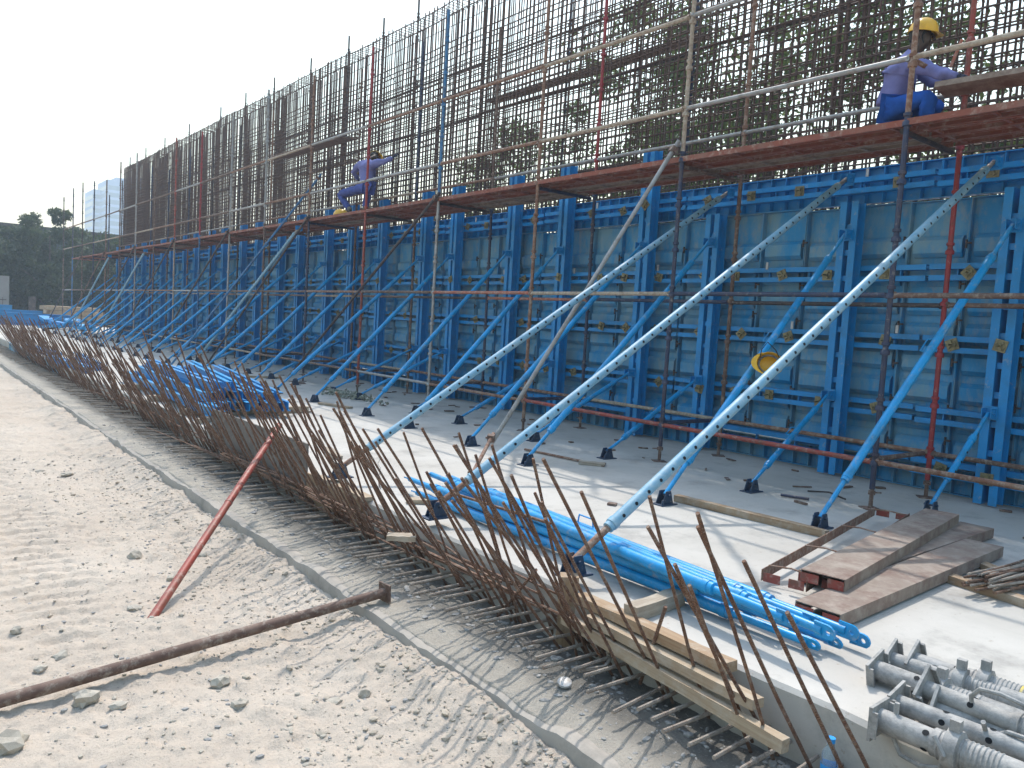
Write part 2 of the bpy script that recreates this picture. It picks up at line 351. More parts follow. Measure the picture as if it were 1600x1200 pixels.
# pebbles and rubble too many to count
def rock_mesh(seed, sub=1, flat=.6):
    r = random.Random(seed); import bmesh
    bm = bmesh.new(); bmesh.ops.create_icosphere(bm, subdivisions=sub, radius=1)
    for v in bm.verts:
        k = 1+r.uniform(-.28, .22); v.co = Vector((v.co.x*k*1.15, v.co.y*k*.85, v.co.z*k*flat))
    V = np.array([v.co[:] for v in bm.verts]); F = [tuple(v.index for v in f.verts) for f in bm.faces]; bm.free(); return V, F
ROCKS = [rock_mesh(i) for i in range(6)]
def scatter(name, count, place, mat, rocks=ROCKS):
    mb = MB()
    for _ in range(count):
        x, y, z, s = place(); V, F = random.choice(rocks); a = random.uniform(0, 6.28); c, s_ = math.cos(a), math.sin(a)
        mb.add([(x+s*(p[0]*c-p[1]*s_), y+s*(p[0]*s_+p[1]*c), z+s*p[2]) for p in V], F)
    return stuff(put(name, mb.mesh(name), mat))
SMALL = [rock_mesh(i+20, 0 if False else 1) for i in range(3)]
def gz(x, y): return float(sand_z(np.array(x), np.array(y)))
def peb():
    y = 1.6+9*random.random()**1.6; x = min(2.2, max(-.1, random.gauss(1.5, .65))); return x, y, gz(x, y)+.001, .004+.012*random.random()**4
M['stone'] = worn('pale_stone', (.43, .385, .32), (.33, .3, .26), .5, 30, .95, 0, (.5, .45, .38), .4, .5)
M['rubble'] = worn('grey_rubble', (.27, .265, .26), (.4, .38, .35), .5, 30, .95, 0, (.18, .18, .18), .3, .5)
scatter('pebbles', 3200, peb, 'stone')
scatter('dark_pebbles', 1500, peb, 'rubble')
def clod():
    y = 1.6+8*random.random()**1.4; x = min(2.2, 2.22-abs(random.gauss(0, .55))); return x, y, gz(x, y)+.002, .006+.02*random.random()**5
M['clod'] = worn('sand_clod', (.42, .36, .29), (.36, .31, .25), .5, 30, .95, 0, (.5, .44, .37), .4, .5)
scatter('sand_clods', 1300, clod, 'clod')
def rub():
    y = 1.3+11*random.random()**1.4; x = 2.95-.55*random.random()**1.5; return x, y, float(blind_z(np.array(x), np.array(y))), .005+.02*random.random()**3
scatter('rubble', 1500, rub, 'rubble')
STONES = [(210, 868, .05, 'rounded grey stone alone on the sand beside the tyre track', .8), (212, 952, .04, 'flat grey stone lying by the foot of the red pipe', .5),
          (25, 990, .028, 'small brown stone above the brown pipe near the frame edge', .8), (95, 1022, .04, 'angular stone between two scuffs above the brown pipe', .8),
          (133, 1097, .052, 'large pale blocky lump below the brown pipe', .9), (567, 1088, .03, 'blocky tan stone in the sand below the pipe end', 1.1),
          (345, 1070, .042, 'pale broken lump in the loose cluster under the brown pipe', .8), (375, 1105, .036, 'pale lump at the lower edge of the loose cluster', .8),
          (62, 1046, .03, 'dark flecked stone beside the near end of the brown pipe', .7), (185, 1105, .035, 'low pale lump next to the large blocky one', .5),
          (522, 1095, .036, 'flat pale stone next to the blocky tan stone', .45), (62, 730, .045, 'dark stone on the far side of the tyre track', .6),
          (105, 738, .05, 'long low stone near the far sand scuffs', .4), (268, 903, .035, 'small round stone beside the red pipe', .8),
          (10, 1165, .07, 'half buried brown rock in the near corner of the sand', .7), (318, 868, .03, 'grey stone in front of the board shadow', .8)]
for px_, py_, s, lab, fl in STONES:
    p = onz(px_, py_, SAND+s*.4); V, F = rock_mesh(px_, 2, fl); mb = MB(); mb.add([tuple(q*s) for q in V], F)
    tag(put('stone', mb.mesh('stone'), 'stone', None, (p.x, p.y, gz(p.x, p.y)+s*fl*.4)), lab, 'stone', 'stones lying on the sand')

# ------------------------------------------------------------------ starter bars cast into the slab edge
def bar_mesh(L, r, bend=0, n=6):
    return smooth_by_angle(MB().tube([(0, 0, 0), (bend*.3, 0, L*.35), (bend, bend*.5, L*.7), (bend*1.6, bend, L)], r, n).mesh('starter_bar'), 50)
INC = [bar_mesh(L, .008, b) for L, b in ((1.22, 0), (1.36, .01), (1.48, -.01), (1.3, .015), (1.1, -.008), (1.42, .0), (1.54, .01))]
HOR = [bar_mesh(L, .0095, b) for L, b in ((.42, 0), (.47, .004), (.38, -.004))]
ys = []; y = 1.28
while len(ys) < 290 and y < 26.5: ys.append(y); y += random.choice((.02, .06, .09, .13, .2))*(1.35 if y < 2.2 else .9 if y < 9 else .96)
for i, y in enumerate(ys):
    lean = R(random.gauss(36-8*min(1, max(0, (y-3)/5)), 4.5)); side = R(random.gauss(1, 5.5))
    d = Vector((-math.sin(lean), math.sin(side), math.cos(lean)))
    x0 = random.choice((3.02, 3.0, 2.97, 2.93))
    put('starter_bar', random.choice(INC), 'bar', slab, (x0, y, -.34+random.uniform(0, .05)), d.to_track_quat('Z', 'Y'))
more = MB()
for k in range(90):
    yc = 2.6+random.random()**1.1*24; y = yc+jit(.05); lean = R(random.gauss(34-7*min(1, max(0, (yc-3)/5)), 5)); d = Vector((-math.sin(lean), math.sin(R(random.gauss(1, 6))), math.cos(lean))); x0 = random.choice((3.02, 2.98, 2.94))
    L = random.uniform(.9, 1.45); a = Vector((x0, y, -.33)); more.tube([a, a+d*L*.5+Vector((jit(.008), jit(.008), 0)), a+d*L], .008, 5)
stuff(put('starter_bars', smooth_by_angle(more.mesh('starter_bars'), 50), 'bar', slab))
y = .9; n = 0
while y < 33:
    d = Vector((-1, random.gauss(-.03, .035), jit(.03)+.01))
    put('dowel_bar', random.choice(HOR), 'dusty_bar', slab, (3.0, y, -.215+jit(.018)), d.to_track_quat('Z', 'Y'))
    y += random.uniform(.095, .135)
# bars lying along the foot of the starters
for i in range(30):
    y0 = random.uniform(1.9, 7) if i % 2 else random.uniform(2.2, 14); L = random.uniform(1.2, 3.5); x0 = 2.9+jit(.08)
    put('lacing_bar', MB().tube([(0, 0, 0), (jit(.03), L*.5, jit(.03)), (jit(.08), L, jit(.06))], .007, 6), 'bar', slab, (x0, y0, -.17+random.uniform(0, .13)))
for a, b in (((705, 770), (860, 818)), ((1040, 948), (1000, 1068)), ((838, 890), (760, 985))):
    pa = onx(*a, 2.85); pb = onx(*b, 2.92); put('lacing_bar', MB().tube([(0, 0, 0), pb-pa], .009, 6), 'bar', slab, pa)

# ------------------------------------------------------------------ formwork
XF = 8.2       # front face of the soldiers
SOLD_Y = [1.35, 2.95, 4.58, 6.40, 7.56, 9.27, 10.57, 12.30, 13.36, 15.1, 16.5]
while SOLD_Y[-1] < 40: SOLD_Y.append(SOLD_Y[-1] + (1.25 if len(SOLD_Y) % 2 else 1.68))
SOLD_Y = [y for y in SOLD_Y if y < 40.9]
WAL_Z = (3.22, 2.25, 1.53, .80, .27)
def panel_mesh(h0, h1, w):
    mb = MB(); xo, xi, xb = 8.497, 8.54, 8.57; g = .045
    mb.span((xb-.006, .002, h0), (xb, w-.002, h1))
    z = h0+.05; per = .30
    while z+per <= h1-.02:
        p = [(xi, z), (xo, z+.045), (xo, z+.175), (xi, z+.22), (xb-.008, z+.22), (xb-.008, z)]
        mb.prism(p, g+.012, w-g-.012, 'y'); z += per
    for y0 in (.002, w-.010):
        mb.span((8.485, y0, h0), (8.562, y0+.008, h1))
    for zz in (h0, h1-.008): mb.span((8.485, .011, zz), (8.562, w-.011, zz+.008))
    return smooth_by_angle(mb.mesh('panel'), 30)
def strip_mesh(h0, h1, w):
    mb = MB(); mb.span((8.564, .002, h0), (8.57, w-.002, h1))
    k = max(1, round(w/.2))
    for i in range(k+1):
        y = min(w-.01, max(.002, i*w/k)); mb.span((8.485, y, h0+.009), (8.563, y+.008, h1-.009))
    for zz in (h0, h1-.008): mb.span((8.482, .002, zz), (8.563, w-.002, zz+.008))
    return mb.mesh('panel')
PW = .6
PANEL = panel_mesh(.285, 3.02, PW)
def waler_mesh(L):
    mb = MB()
    for s in (-1, 1):
        z0 = s*.03; z1 = s*.085
        mb.span((8.372, 0, z0), (8.379, L, z1))
        for zz in (z0, z1-s*.006): mb.span((8.3795, 0, zz), (8.468, L, zz+s*.006))
    k = max(2, int(L/.5))
    for i in range(k): mb.span((8.40, (i+.5)*L/k, -.03), (8.45, (i+.5)*L/k+.012, .03))
    return mb.mesh('waler')
def soldier_mesh(h):
    mb = MB()
    for s in (-1, 1):
        mb.span((8.2, s*.028, .02), (8.206, s*.105, h)); mb.span((8.2065, s*.028, .02), (8.355, s*.035, h)); mb.span((8.356, s*.028, .02), (8.362, s*.105, h))
    for z in np.arange(.2, h-.1, .28): mb.span((8.235, -.027, z), (8.33, .027, z+.06))
    return mb.mesh('soldier')
SOL_S, SOL_T = soldier_mesh(3.02), soldier_mesh(3.98)
tb = MB(); tb.box((0, 0, 0), (.008, .115, .115)); tb.tube([(-.005, 0, 0), (-.012, 0, 0), (-.0121, 0, 0), (-.03, 0, 0)], [.045, .045, .024, .02], 8)
for k in range(3):
    a = 2*math.pi*k/3; tb.box((-.022, math.cos(a)*.032, math.sin(a)*.032), (.016, .026, .02), Matrix.Rotation(a, 3, 'X'))
tb.tube([(.1, 0, 0), (-.10, 0, 0)], .0085, 6); TIE = smooth_by_angle(tb.mesh('tie_plate'))
CLIPS = MB().prism([(-.03, -.009), (.012, -.009), (.012, -.05), (.026, -.05), (.026, .035), (.012, .035), (.012, .009), (-.03, .009)], 8.462, 8.484, 'x').mesh('wedge_clip')
pb_ = MB()
pb_.box((8.362, 0, .12), (.012, .03, .085))
PEGS = pb_.mesh('packing_peg')
secs = []; i = 0
bounds = [.45]
for k in range(1, len(SOLD_Y)-1, 2): bounds.append((SOLD_Y[k]+SOLD_Y[k+1])/2)
bounds = bounds[:-1] + [41.0] if bounds[-1] > 40 else bounds + [41.0]
pj = 0; y = .45; seams = []
nsec = len(bounds)-1
py = .45
for k in range(nsec):
    a, b = bounds[k], bounds[k+1]
    f = thing('formwork_section', f"blue steel formwork section, {ORD[k]} along the wall from the near end", 'formwork', (0, 0, 0), None, 'formwork sections forming the blue wall')
    while py < b-.3 or (k == nsec-1 and py < b-.1):
        put('panel', PANEL, 'panel_blue', f, (jit(.004), py, 0), (0, jit(.002), 0)); 
        if py < 14:
            for z in np.arange(.5, 2.95, .42): put('wedge_clip', CLIPS, 'dark_tube', f, (0, py+jit(.012), z+jit(.05)))
        py += PW
    L = b-a
    me = strip_mesh(3.035, 3.43, L); put('panel', me, 'frame_blue', f, (jit(.006), a, 0))
    me = strip_mesh(.01, .27, L); put('panel', me, 'panel_blue', f, (0, a, 0))
    wm = waler_mesh(L-.03)
    for z in WAL_Z: put('waler', wm, 'frame_blue', f, (jit(.004), a+.015, z+jit(.012)))
    for sy_ in SOLD_Y:
        if a <= sy_ < b:
            tall = sy_ > 7; put('soldier', SOL_T if tall else SOL_S, 'frame_blue', f, (0, sy_, 0), (0, 0, 0))
    for z in WAL_Z[:4] if k else WAL_Z:
        yy = a+.25+random.random()*.2
        while yy < b-.1:
            if all(abs(yy-q) > .17 for q in SOLD_Y) or random.random() < .35:
                near = min(SOLD_Y, key=lambda q: abs(q-yy)); xx = 8.192 if abs(near-yy) < .17 else 8.364
                if abs(near-yy) < .17: yy = near
                put('tie_plate', TIE, 'tie', f, (xx, yy, z+jit(.01)), (random.choice((0, .25, .78, 1.2)), 0, jit(.05)))
            yy += random.choice((.5, .58, .66))
    for q in range(5): put('packing_peg', PEGS, 'clip', f, (0, a+random.random()*L*.8+.2, random.choice(WAL_Z[:4])+jit(.01)))

# ------------------------------------------------------------------ reinforcement cage above and behind the forms
cage = thing('rebar_cage', 'tall dark reinforcing steel cage of crossing bars rising above the blue formwork', 'rebar cage', (8.7, 20, 0))
cz = 7.72
CV = MB().tube([(0, 0, 0), (0, 0, cz-2.9)], .0138, 5, False).mesh('vertical_bar')
def cput(name, me, loc, rot=None): return put(name, me, 'cage', cage, (loc[0]-8.7, loc[1]-20, loc[2]), rot)
def cagebow(y): return .03*math.sin(y*.9)+.02*math.sin(y*2.3)
NV = 330; yv = [1.3+i*.1205 for i in range(NV)]
for y in yv[:290]: cput('vertical_bar', CV, (8.66+cagebow(y), y+jit(.02), 2.9+jit(.06)), (jit(.008), jit(.006), 0))
zs = [3.5+i*.118 for i in range(30)]
HBM = MB().tube([(cagebow(t)-.018, t-20, 0) for t in np.linspace(1.2, 41.0, 60)], .0114, 5, False).mesh('horizontal_bar')
for z in zs: cput('horizontal_bar', HBM, (8.66+jit(.01), 20, z+jit(.02)), (jit(.0006), 0, 0))
for z in (7.45, 7.70): cput('horizontal_bar', HBM, (8.67, 20, z))
bk = MB()
for y in yv[290:]: bk.tube([(-.04+jit(.01), y-20, 2.9), (-.04, y-20+jit(.03), cz+jit(.05))], .0132, 4, False)
for y in [1.25+i*.1085 for i in range(366)]: bk.tube([(.34+jit(.01), y-20+jit(.02), 2.9), (.34+jit(.015), y-20+jit(.03), cz+jit(.05))], .0132, 4, False)
for z in zs: bk.tube([(.358+.02*math.sin(t*.8), t-20, 3.45+(z-3.5)*.93+jit(.012)) for t in np.linspace(1.2, 41.0, 40)], .0108, 4, False)
for z in (7.5, 7.72): bk.tube([(.35, t-20, z) for t in np.linspace(1.2, 41.0, 20)], .008, 4, False)
for y in np.arange(1.3, 41, .1205):                            # hooks closing the top and stray spacer bars between the layers
    bk.tube([(-.04, y-20, cz), (.34, y-20+jit(.03), cz+jit(.02))], .008, 4, False)
    if random.random() < .5: z = random.uniform(3.6, 7.0); bk.tube([(-.04, y-20, z), (.34, y-20+jit(.05), z+jit(.05))], .005, 4, False)
for yc, w, cnt in ((8.4, .35, 10), (12.2, .25, 7), (15.4, .3, 8), (19.6, .3, 8), (19.0, .5, 9), (25.3, .4, 10), (29.5, .6, 14), (34.5, .9, 22), (39.8, 1.0, 45), (31.5, .4, 14), (37, .4, 14), (22.4, .3, 8), (5.1, .3, 6)):
    for _ in range(cnt):                                       # crowded laps where sets of bars overlap
        y = yc+jit(w); x = random.choice((0, .3, .15))+jit(.05); bk.tube([(x-.03, y-20, 2.9), (x, y-20+jit(.06), random.uniform(5.8, 7.7))], .011, 4, False)
for _ in range(26):
    y = random.uniform(3, 38); z = random.uniform(3.8, 6.5); bk.tube([(.2, y-20, z), (.22, y-20+random.choice((-1, 1))*random.uniform(1, 2.2), z+random.uniform(.4, 1.1))], .009, 4, False)
stuff(put('rear_bars', bk.mesh('rear_bars'), 'cage', cage))

# ------------------------------------------------------------------ scaffold
XO, XI = 6.96, 8.06; Y0, BAY = 3.43, 2.5
def cup_tube(L, z0):
    """upright with a cup every half metre; z0 is its foot height above the slab, cups sit on the site levels"""
    mb = MB(); mb.tube([(0, 0, 0), (0, 0, L)], .0243, 10)
    z = math.ceil((z0-.423)/.5)*.5+.423
    while z < z0+L-.05:
        zz = z-z0; mb.tube([(0, 0, zz-.03), (0, 0, zz-.028), (0, 0, zz+.005), (0, 0, zz+.02)], [.026, .04, .04, .028], 10)
        mb.tube([(0, 0, zz+.055), (0, 0, zz+.058), (0, 0, zz+.085), (0, 0, zz+.088)], [.026, .036, .036, .026], 10); z += .5
    return smooth_by_angle(mb.mesh('lower_section'))
LOWER = cup_tube(3.32, .18); UP = {h: cup_tube(h, 3.5) for h in (2.9, 3.1, 3.3, 3.9)}
jb = MB(); jb.box((0, 0, .004), (.15, .15, .008)); jb.tube([(0, 0, .008), (0, 0, .2)], .019, 8); jb.tube([(0, 0, .13), (0, 0, .165)], .035, 6); jb.box((.05, 0, .148), (.08, .014, .012)); JACK = smooth_by_angle(jb.mesh('base_jack'))
def led_mesh(L):
    mb = MB(); mb.tube([(0, .04, 0), (0, L-.04, 0)], .0243, 10); mb.box((0, .033, 0), (.03, .03, .06)); mb.box((0, L-.033, 0), (.03, .03, .06)); return smooth_by_angle(mb.mesh('ledger'))
LEDM = led_mesh(BAY); 
NAME = {'red_tube': 'red', 'redder_tube': 'crimson', 'rust_tube': 'rusty', 'brown_tube': 'brown', 'navy_tube': 'navy blue', 'dark_tube': 'dark', 'grey_tube': 'grey', 'tan_tube': 'mortar-splashed tan', 'blue_tube': 'blue', 'orange_tube': 'orange-red'}
OUT = {-1: ('brown_tube', 'rust_tube'), 0: ('navy_tube', 'rust_tube'), 1: ('navy_tube', 'tan_tube'), 2: ('rust_tube', 'rust_tube'), 3: ('grey_tube', 'blue_tube'), 4: ('red_tube', 'redder_tube'),
       5: ('navy_tube', 'rust_tube'), 6: ('brown_tube', 'grey_tube'), 7: ('grey_tube', 'grey_tube'), 8: ('blue_tube', 'redder_tube'), 9: ('tan_tube', 'red_tube'), 10: ('brown_tube', 'brown_tube'),
       11: ('grey_tube', 'grey_tube'), 12: ('brown_tube', 'brown_tube'), 13: ('rust_tube', 'brown_tube'), 14: ('navy_tube', 'navy_tube'), 15: ('brown_tube', 'dark_tube'), 16: ('blue_tube', 'navy_tube'), 17: ('brown_tube', 'dark_tube'), 18: ('brown_tube', 'brown_tube')}
INN = {-1: ('brown_tube', 'rust_tube'), 0: ('redder_tube', 'red_tube'), 1: ('brown_tube', 'rust_tube'), 2: ('navy_tube', 'redder_tube'), 3: ('navy_tube', 'brown_tube'), 4: ('brown_tube', 'navy_tube'),
       5: ('brown_tube', 'brown_tube'), 6: ('navy_tube', 'dark_tube'), 7: ('brown_tube', 'rust_tube')}
NB = 19
for row, X, tabs in (('outer', XO, OUT), ('inner', XI, INN)):
    for i in range(-1, NB-1 if row == 'outer' else NB-3):
        lo, up = tabs.get(i, (random.choice(('brown_tube', 'dark_tube', 'rust_tube')), random.choice(('brown_tube', 'dark_tube', 'navy_tube'))))
        y = Y0+BAY*i
        same = NAME[lo] if lo == up else f"{NAME[lo]} and {NAME[up]}"
        st = thing('scaffold_standard', f"{same} scaffold upright, {ORD[i+1]} from the near end of the {row} row", 'scaffold upright', (X, y, 0), (jit(.004), jit(.004), jit(3)), 'scaffold uprights beside the formwork')
        put('lower_section', LOWER, lo, st, (0, 0, .18))
        h = random.choice((2.9, 3.1, 3.3)) if i not in (0, 1, 2) else 3.9
        put('upper_section', UP[h], up, st, (0, 0, 3.502)); put('base_jack', JACK, 'brown_tube', st)
def ledger(X, i, z, mat, lab, dz=0):
    o = tag(put('scaffold_ledger', LEDM, mat, None, (X-.001, Y0+BAY*i, z), (jit(.0035), 0, jit(.002))), lab, 'scaffold tube', 'scaffold ledger tubes')
    o.rotation_euler.y = jit(3); return o
MID = {-1: 'brown_tube', 0: 'navy_tube', 1: 'tan_tube', 2: 'orange_tube', 3: 'brown_tube', 4: 'rust_tube', 5: 'brown_tube'}
MIDI = {-1: 'brown_tube', 0: 'dark_tube', 1: 'navy_tube', 2: 'orange_tube', 3: 'dark_tube'}
LOWT = {-1: 'rust_tube', 0: 'red_tube', 1: 'red_tube', 2: 'rust_tube', 3: 'grey_tube', 4: 'brown_tube'}
G1 = {-1: 'tan_tube', 0: 'grey_tube', 1: 'tan_tube', 2: 'rust_tube', 3: 'grey_tube', 4: 'grey_tube', 5: 'rust_tube'}
G3 = {-1: 'grey_tube', 0: 'grey_tube', 1: 'tan_tube', 2: 'rust_tube', 3: 'rust_tube', 4: 'grey_tube', 5: 'tan_tube'}
cyc = ('brown_tube', 'tan_tube', 'rust_tube', 'brown_tube', 'grey_tube')
for i in range(-1, NB-2):
    bay = f"{ORD[i+1]} bay from the near end"
    for z, tab, nm in ((.425, LOWT, 'lowest'), (1.925, MID, 'middle'), (3.98, G1, 'lower guard rail'), (4.98, G3, 'upper guard rail')):
        mt = tab.get(i, random.choice(cyc)); ledger(XO, i, z, mt, f"{NAME[mt]} {nm} scaffold tube, outer row, {bay}")
    if i < NB-5:
        for z, tab, nm in ((.45, {}, 'lowest'), (1.90, MIDI, 'middle'), (3.93, {0: 'grey_tube', 1: 'grey_tube', -1: 'grey_tube', 2: 'grey_tube', 3: 'rust_tube'}, 'guard rail')):
            mt = tab.get(i, random.choice(cyc)); ledger(XI, i, z, mt, f"{NAME[mt]} {nm} scaffold tube, inner row, {bay}")
TRM = MB(); TRM.tube([(.04, 0, 0), (XI-XO-.04, 0, 0)], .0243, 8); TRM = smooth_by_angle(TRM.mesh('transom'))
for i in range(-1, NB-1 if True else 0):
    if i >= NB-3: break
    for z, nm in ((3.37, 'under the deck'), (.44, 'near the slab')):
        mt = random.choice(('dark_tube', 'brown_tube', 'navy_tube'))
        tag(put('scaffold_transom', TRM, mt, None, (XO, Y0+BAY*i+.05, z)), f"short {NAME[mt]} cross tube {nm} joining the {ORD[i+1]} pair of uprights", 'scaffold tube', 'scaffold cross tubes')
# deck of steel planks: ribbed trough section
pm = MB(); w = .235; Lp = BAY-.02
pm.span((0, 0, .052), (w, Lp, .056))
for x0 in (0, w-.004): pm.span((x0, 0, 0), (x0+.004, Lp, .0515))
for x0 in (.0045, w-.0255): pm.span((x0, 0, 0), (x0+.021, Lp, .004))
for x0 in (.078, .155): pm.prism([(x0-.02, .0515), (x0-.012, .022), (x0+.012, .022), (x0+.02, .0515)], .001, Lp-.001, 'y')
for k in range(5): pm.span((.027, .12+k*(Lp-.24)/4, .004), (w-.027, .15+k*(Lp-.24)/4, .0215))
PLK = pm.mesh('scaffold_plank')
for i in range(-1, NB-3):
    for k in range(4):
        mt = random.choice(('plank_under',)*4+('plank',)) if k > 1 else 'plank_under'
        tag(put('scaffold_plank', PLK, mt, None, (XO-.02+k*.252+jit(.004), Y0+BAY*i+.01, 3.398+jit(.003)), (jit(.003), jit(.01), 0)),
            f"{'red-brown' if mt == 'plank_under' else 'dusty'} steel deck plank, {ORD[k]} from the open side in the {ORD[i+1]} bay", 'scaffold plank', 'steel planks of the scaffold deck')
# raking tubes from the deck down to the slab
def raker(a, b, mat, lab, r=.0243):
    a, b = Vector(a), Vector(b); t = thing('raking_tube', lab, 'scaffold tube', a, aim(a, b), 'raking scaffold tubes'); L = (b-a).length
    put('tube', MB().hollow((0, 0, 0), (0, 0, L), r, 12), mat, t); cl = MB().box((0, 0, L-.12), (.075, .075, .06)); cl.tube([(.04, 0, L-.12), (.06, 0, L-.12)], .012, 6); put('coupler', cl, 'brown_tube', t); return t
raker((5.12, 6.72, .17), (6.9, 5.93, 3.62), 'grey_tube', 'long pale grey raking tube leaning against the second outer upright of the scaffold')
raker((4.43, 6.09, .01), (5.14, 6.72, .28), 'rust_tube', 'short rusty tube clamped to the lower end of the pale grey raker', .02)
for n_, (i, mt) in enumerate(((3, 'dark_tube'), (5, 'dark_tube'), (7, 'dark_tube'), (9, 'dark_tube'), (11, 'dark_tube'), (13, 'brown_tube'), (15, 'dark_tube'))):
    y = Y0+BAY*i-.12
    raker((6.55-.12*n_*.5, y+5.1, .0), (6.9, y, 3.5), mt, f"{NAME[mt]} long diagonal brace of the outer scaffold row, {ORD[n_]} from the near end")
raker((5.0, 18.9, .02), (7.5, 16.6, 4.55), 'blue_tube', 'blue raking tube whose tip pokes above the deck near the kneeling man')

# rear scaffold seen through the cage
BY = [3.2, 5.6, 8.1, 11.0, 13.6, 16.25, 17.97, 19.8, 22.33, 24.99, 27.5, 30.21, 34, 37.74, 41, 44.3]
RL = cup_tube(8.85, 0)
for n_, y in enumerate(BY):
    st = thing('scaffold_standard', f"dark scaffold upright behind the cage, {ORD[n_]} from the near end of the rear row", 'scaffold upright', (9.6, y, 0), (jit(.004), jit(.004), 0), 'scaffold uprights behind the cage')
    put('lower_section', RL, random.choice(('dark_tube', 'navy_tube', 'dark_tube')), st)
    if n_ < len(BY)-1:
        L = BY[n_+1]-y
        for z in (4.2, 5.75, 6.8):
            tag(put('scaffold_ledger', MB().tube([(0, 0, 0), (0, L, jit(.04))], .0243, 8), 'dark_tube', None, (9.6, y, z)), f"dark rear scaffold tube at {'low' if z < 5 else 'mid' if z < 6 else 'top'} level, {ORD[n_]} bay behind the cage", 'scaffold tube', 'rear scaffold tubes')
for n_, (y, L, z) in enumerate(((7.6, 5.2, 5.80), (18.5, 3.4, 5.4))):
    for k in range(1): tag(put('scaffold_board', MB().box((0, L/2, 0), (.24, L, .045)), 'timber_grey' if n_ == 1 else 'brown_tube', None, (9.25+k*.26, y, z)), f"{'dark' if n_ != 1 else 'brown timber'} board on the rear scaffold behind the cage, the {('nearer', 'farther')[n_]} of two", 'scaffold board', 'boards on the rear scaffold')
for n_, (pa, pb2, X) in enumerate((((140, 0), (0, 0), 0),)): pass
hang = tag(put('hanging_board', MB().box((0, 0, 0), (.45, 3.7, .045)), 'brown_tube', None, (7.5, 17.2, 5.19), (R(1), R(-8), 0)), 'brown timber board resting on the upper guard rail near the kneeling man', 'scaffold board')

# ------------------------------------------------------------------ push-pull props
sh = MB(); sh.box((0, 0, .005), (.2, .13, .01))
for s in (-1, 1): sh.prism([(-.07, .01), (.07, .01), (.03, .12), (-.03, .12)], s*.035-.004, s*.035+.004, 'y')
sh.tube([(0, -.06, .085), (0, .06, .085)], .011, 8); sh.tube([(.075, .045, .01), (.075, .045, .05)], .012, 6); sh.tube([(-.075, -.045, .01), (-.075, -.045, .05)], .012, 6)
SHOE = smooth_by_angle(sh.mesh('base_shoe'))
hd = MB()
for s in (-1, 1): hd.box((0, s*.04, 0), (.12, .008, .09))
hd.tube([(0, -.06, 0), (0, .06, 0)], .01, 8); hd.box((.06, 0, 0), (.01, .11, .13)); HEAD = smooth_by_angle(hd.mesh('head_bracket'))
HOLE_A = 0
def prop_meshes(L, ro=.034, ri=.02, e1=.42, e2=.42, holes=False):
    o = MB(); o.tube([(0, 0, e1), (0, 0, e1+.002), (0, 0, L-e2-.002), (0, 0, L-e2)], [ro-.006, ro, ro, ro-.006], 14)
    for z in (e1+.03, L-e2-.07): o.tube([(0, 0, z), (0, 0, z+.003), (0, 0, z+.04), (0, 0, z+.043)], [ro, ro+.005, ro+.005, ro], 14)
    if not holes:
        h = MB(); m_ = L*.55; h.tube([(ro-.004, 0, m_-.08), (ro+.05, 0, m_-.07), (ro+.05, 0, m_+.07), (ro-.004, 0, m_+.08)], .006, 6)
    else:
        h = MB()
        for z in np.arange(e1+.12, L-e2-.1, .12):
            for a in range(2):
                an = R(HOLE_A+180*a); c = Vector((math.cos(an), math.sin(an), 0)); u = Vector((-math.sin(an), math.cos(an), 0)); k = 10
                ctr = c*(ro+.0012)+Vector((0, 0, z)); vs = [ctr+(u*math.cos(6.2832*q/k)+Vector((0, 0, 1))*math.sin(6.2832*q/k))*.0115 for q in range(k)]
                o2 = len(h.v); h.v += [tuple(p) for p in vs]+[tuple(p-c*.006) for p in vs]
                h.f += [tuple(o2+q for q in range(k))]+[(o2+q, o2+k+q, o2+k+(q+1) % k, o2+(q+1) % k) for q in range(k)]
    i1 = MB().tube([(0, 0, 0), (0, 0, e1+.05)], ri, 10); i2 = MB().tube([(0, 0, L-e2-.05), (0, 0, L)], ri, 10)
    f = lambda m, n: smooth_by_angle(m.mesh(n))
    return f(o, 'outer_tube'), f(i1, 'inner_tube'), f(i2, 'inner_tube'), f(h, 'pin_hole' if holes else 'handle')
def prop_set(name, a, b, mats, meshes, lab, group, part):
    a, b = Vector(a), Vector(b); t = thing(name, lab, 'prop', a, None, group); q = aim((0, 0, 0), b-a)
    put('outer_tube', meshes[0], mats[0], t, (0, 0, 0), q); put('inner_tube', meshes[1], mats[1], t, (0, 0, 0), q); put('inner_tube', meshes[2], mats[2], t, (0, 0, 0), q); ph = put(part, meshes[3], mats[3], t, (0, 0, 0), q)
    if part == 'pin_hole': stuff(ph)
    put('base_shoe', SHOE, 'shoe', t, (0, 0, -.085), (0, 0, 0)); put('head_bracket', HEAD, 'frame_blue', t, b-a); return t
LONG_A = Vector((5.45, 0, .085)); LONG_B = Vector((8.13, -.05, 2.66)); LL = (LONG_B-LONG_A).length; LONGM = prop_meshes(LL, .036, .02, .38, .42)
SHORT_A = Vector((6.5, 0, .085)); SHORT_B = Vector((8.13, .0, .90)); SHORTM = prop_meshes((SHORT_B-SHORT_A).length, .03, .018, .32, .3)
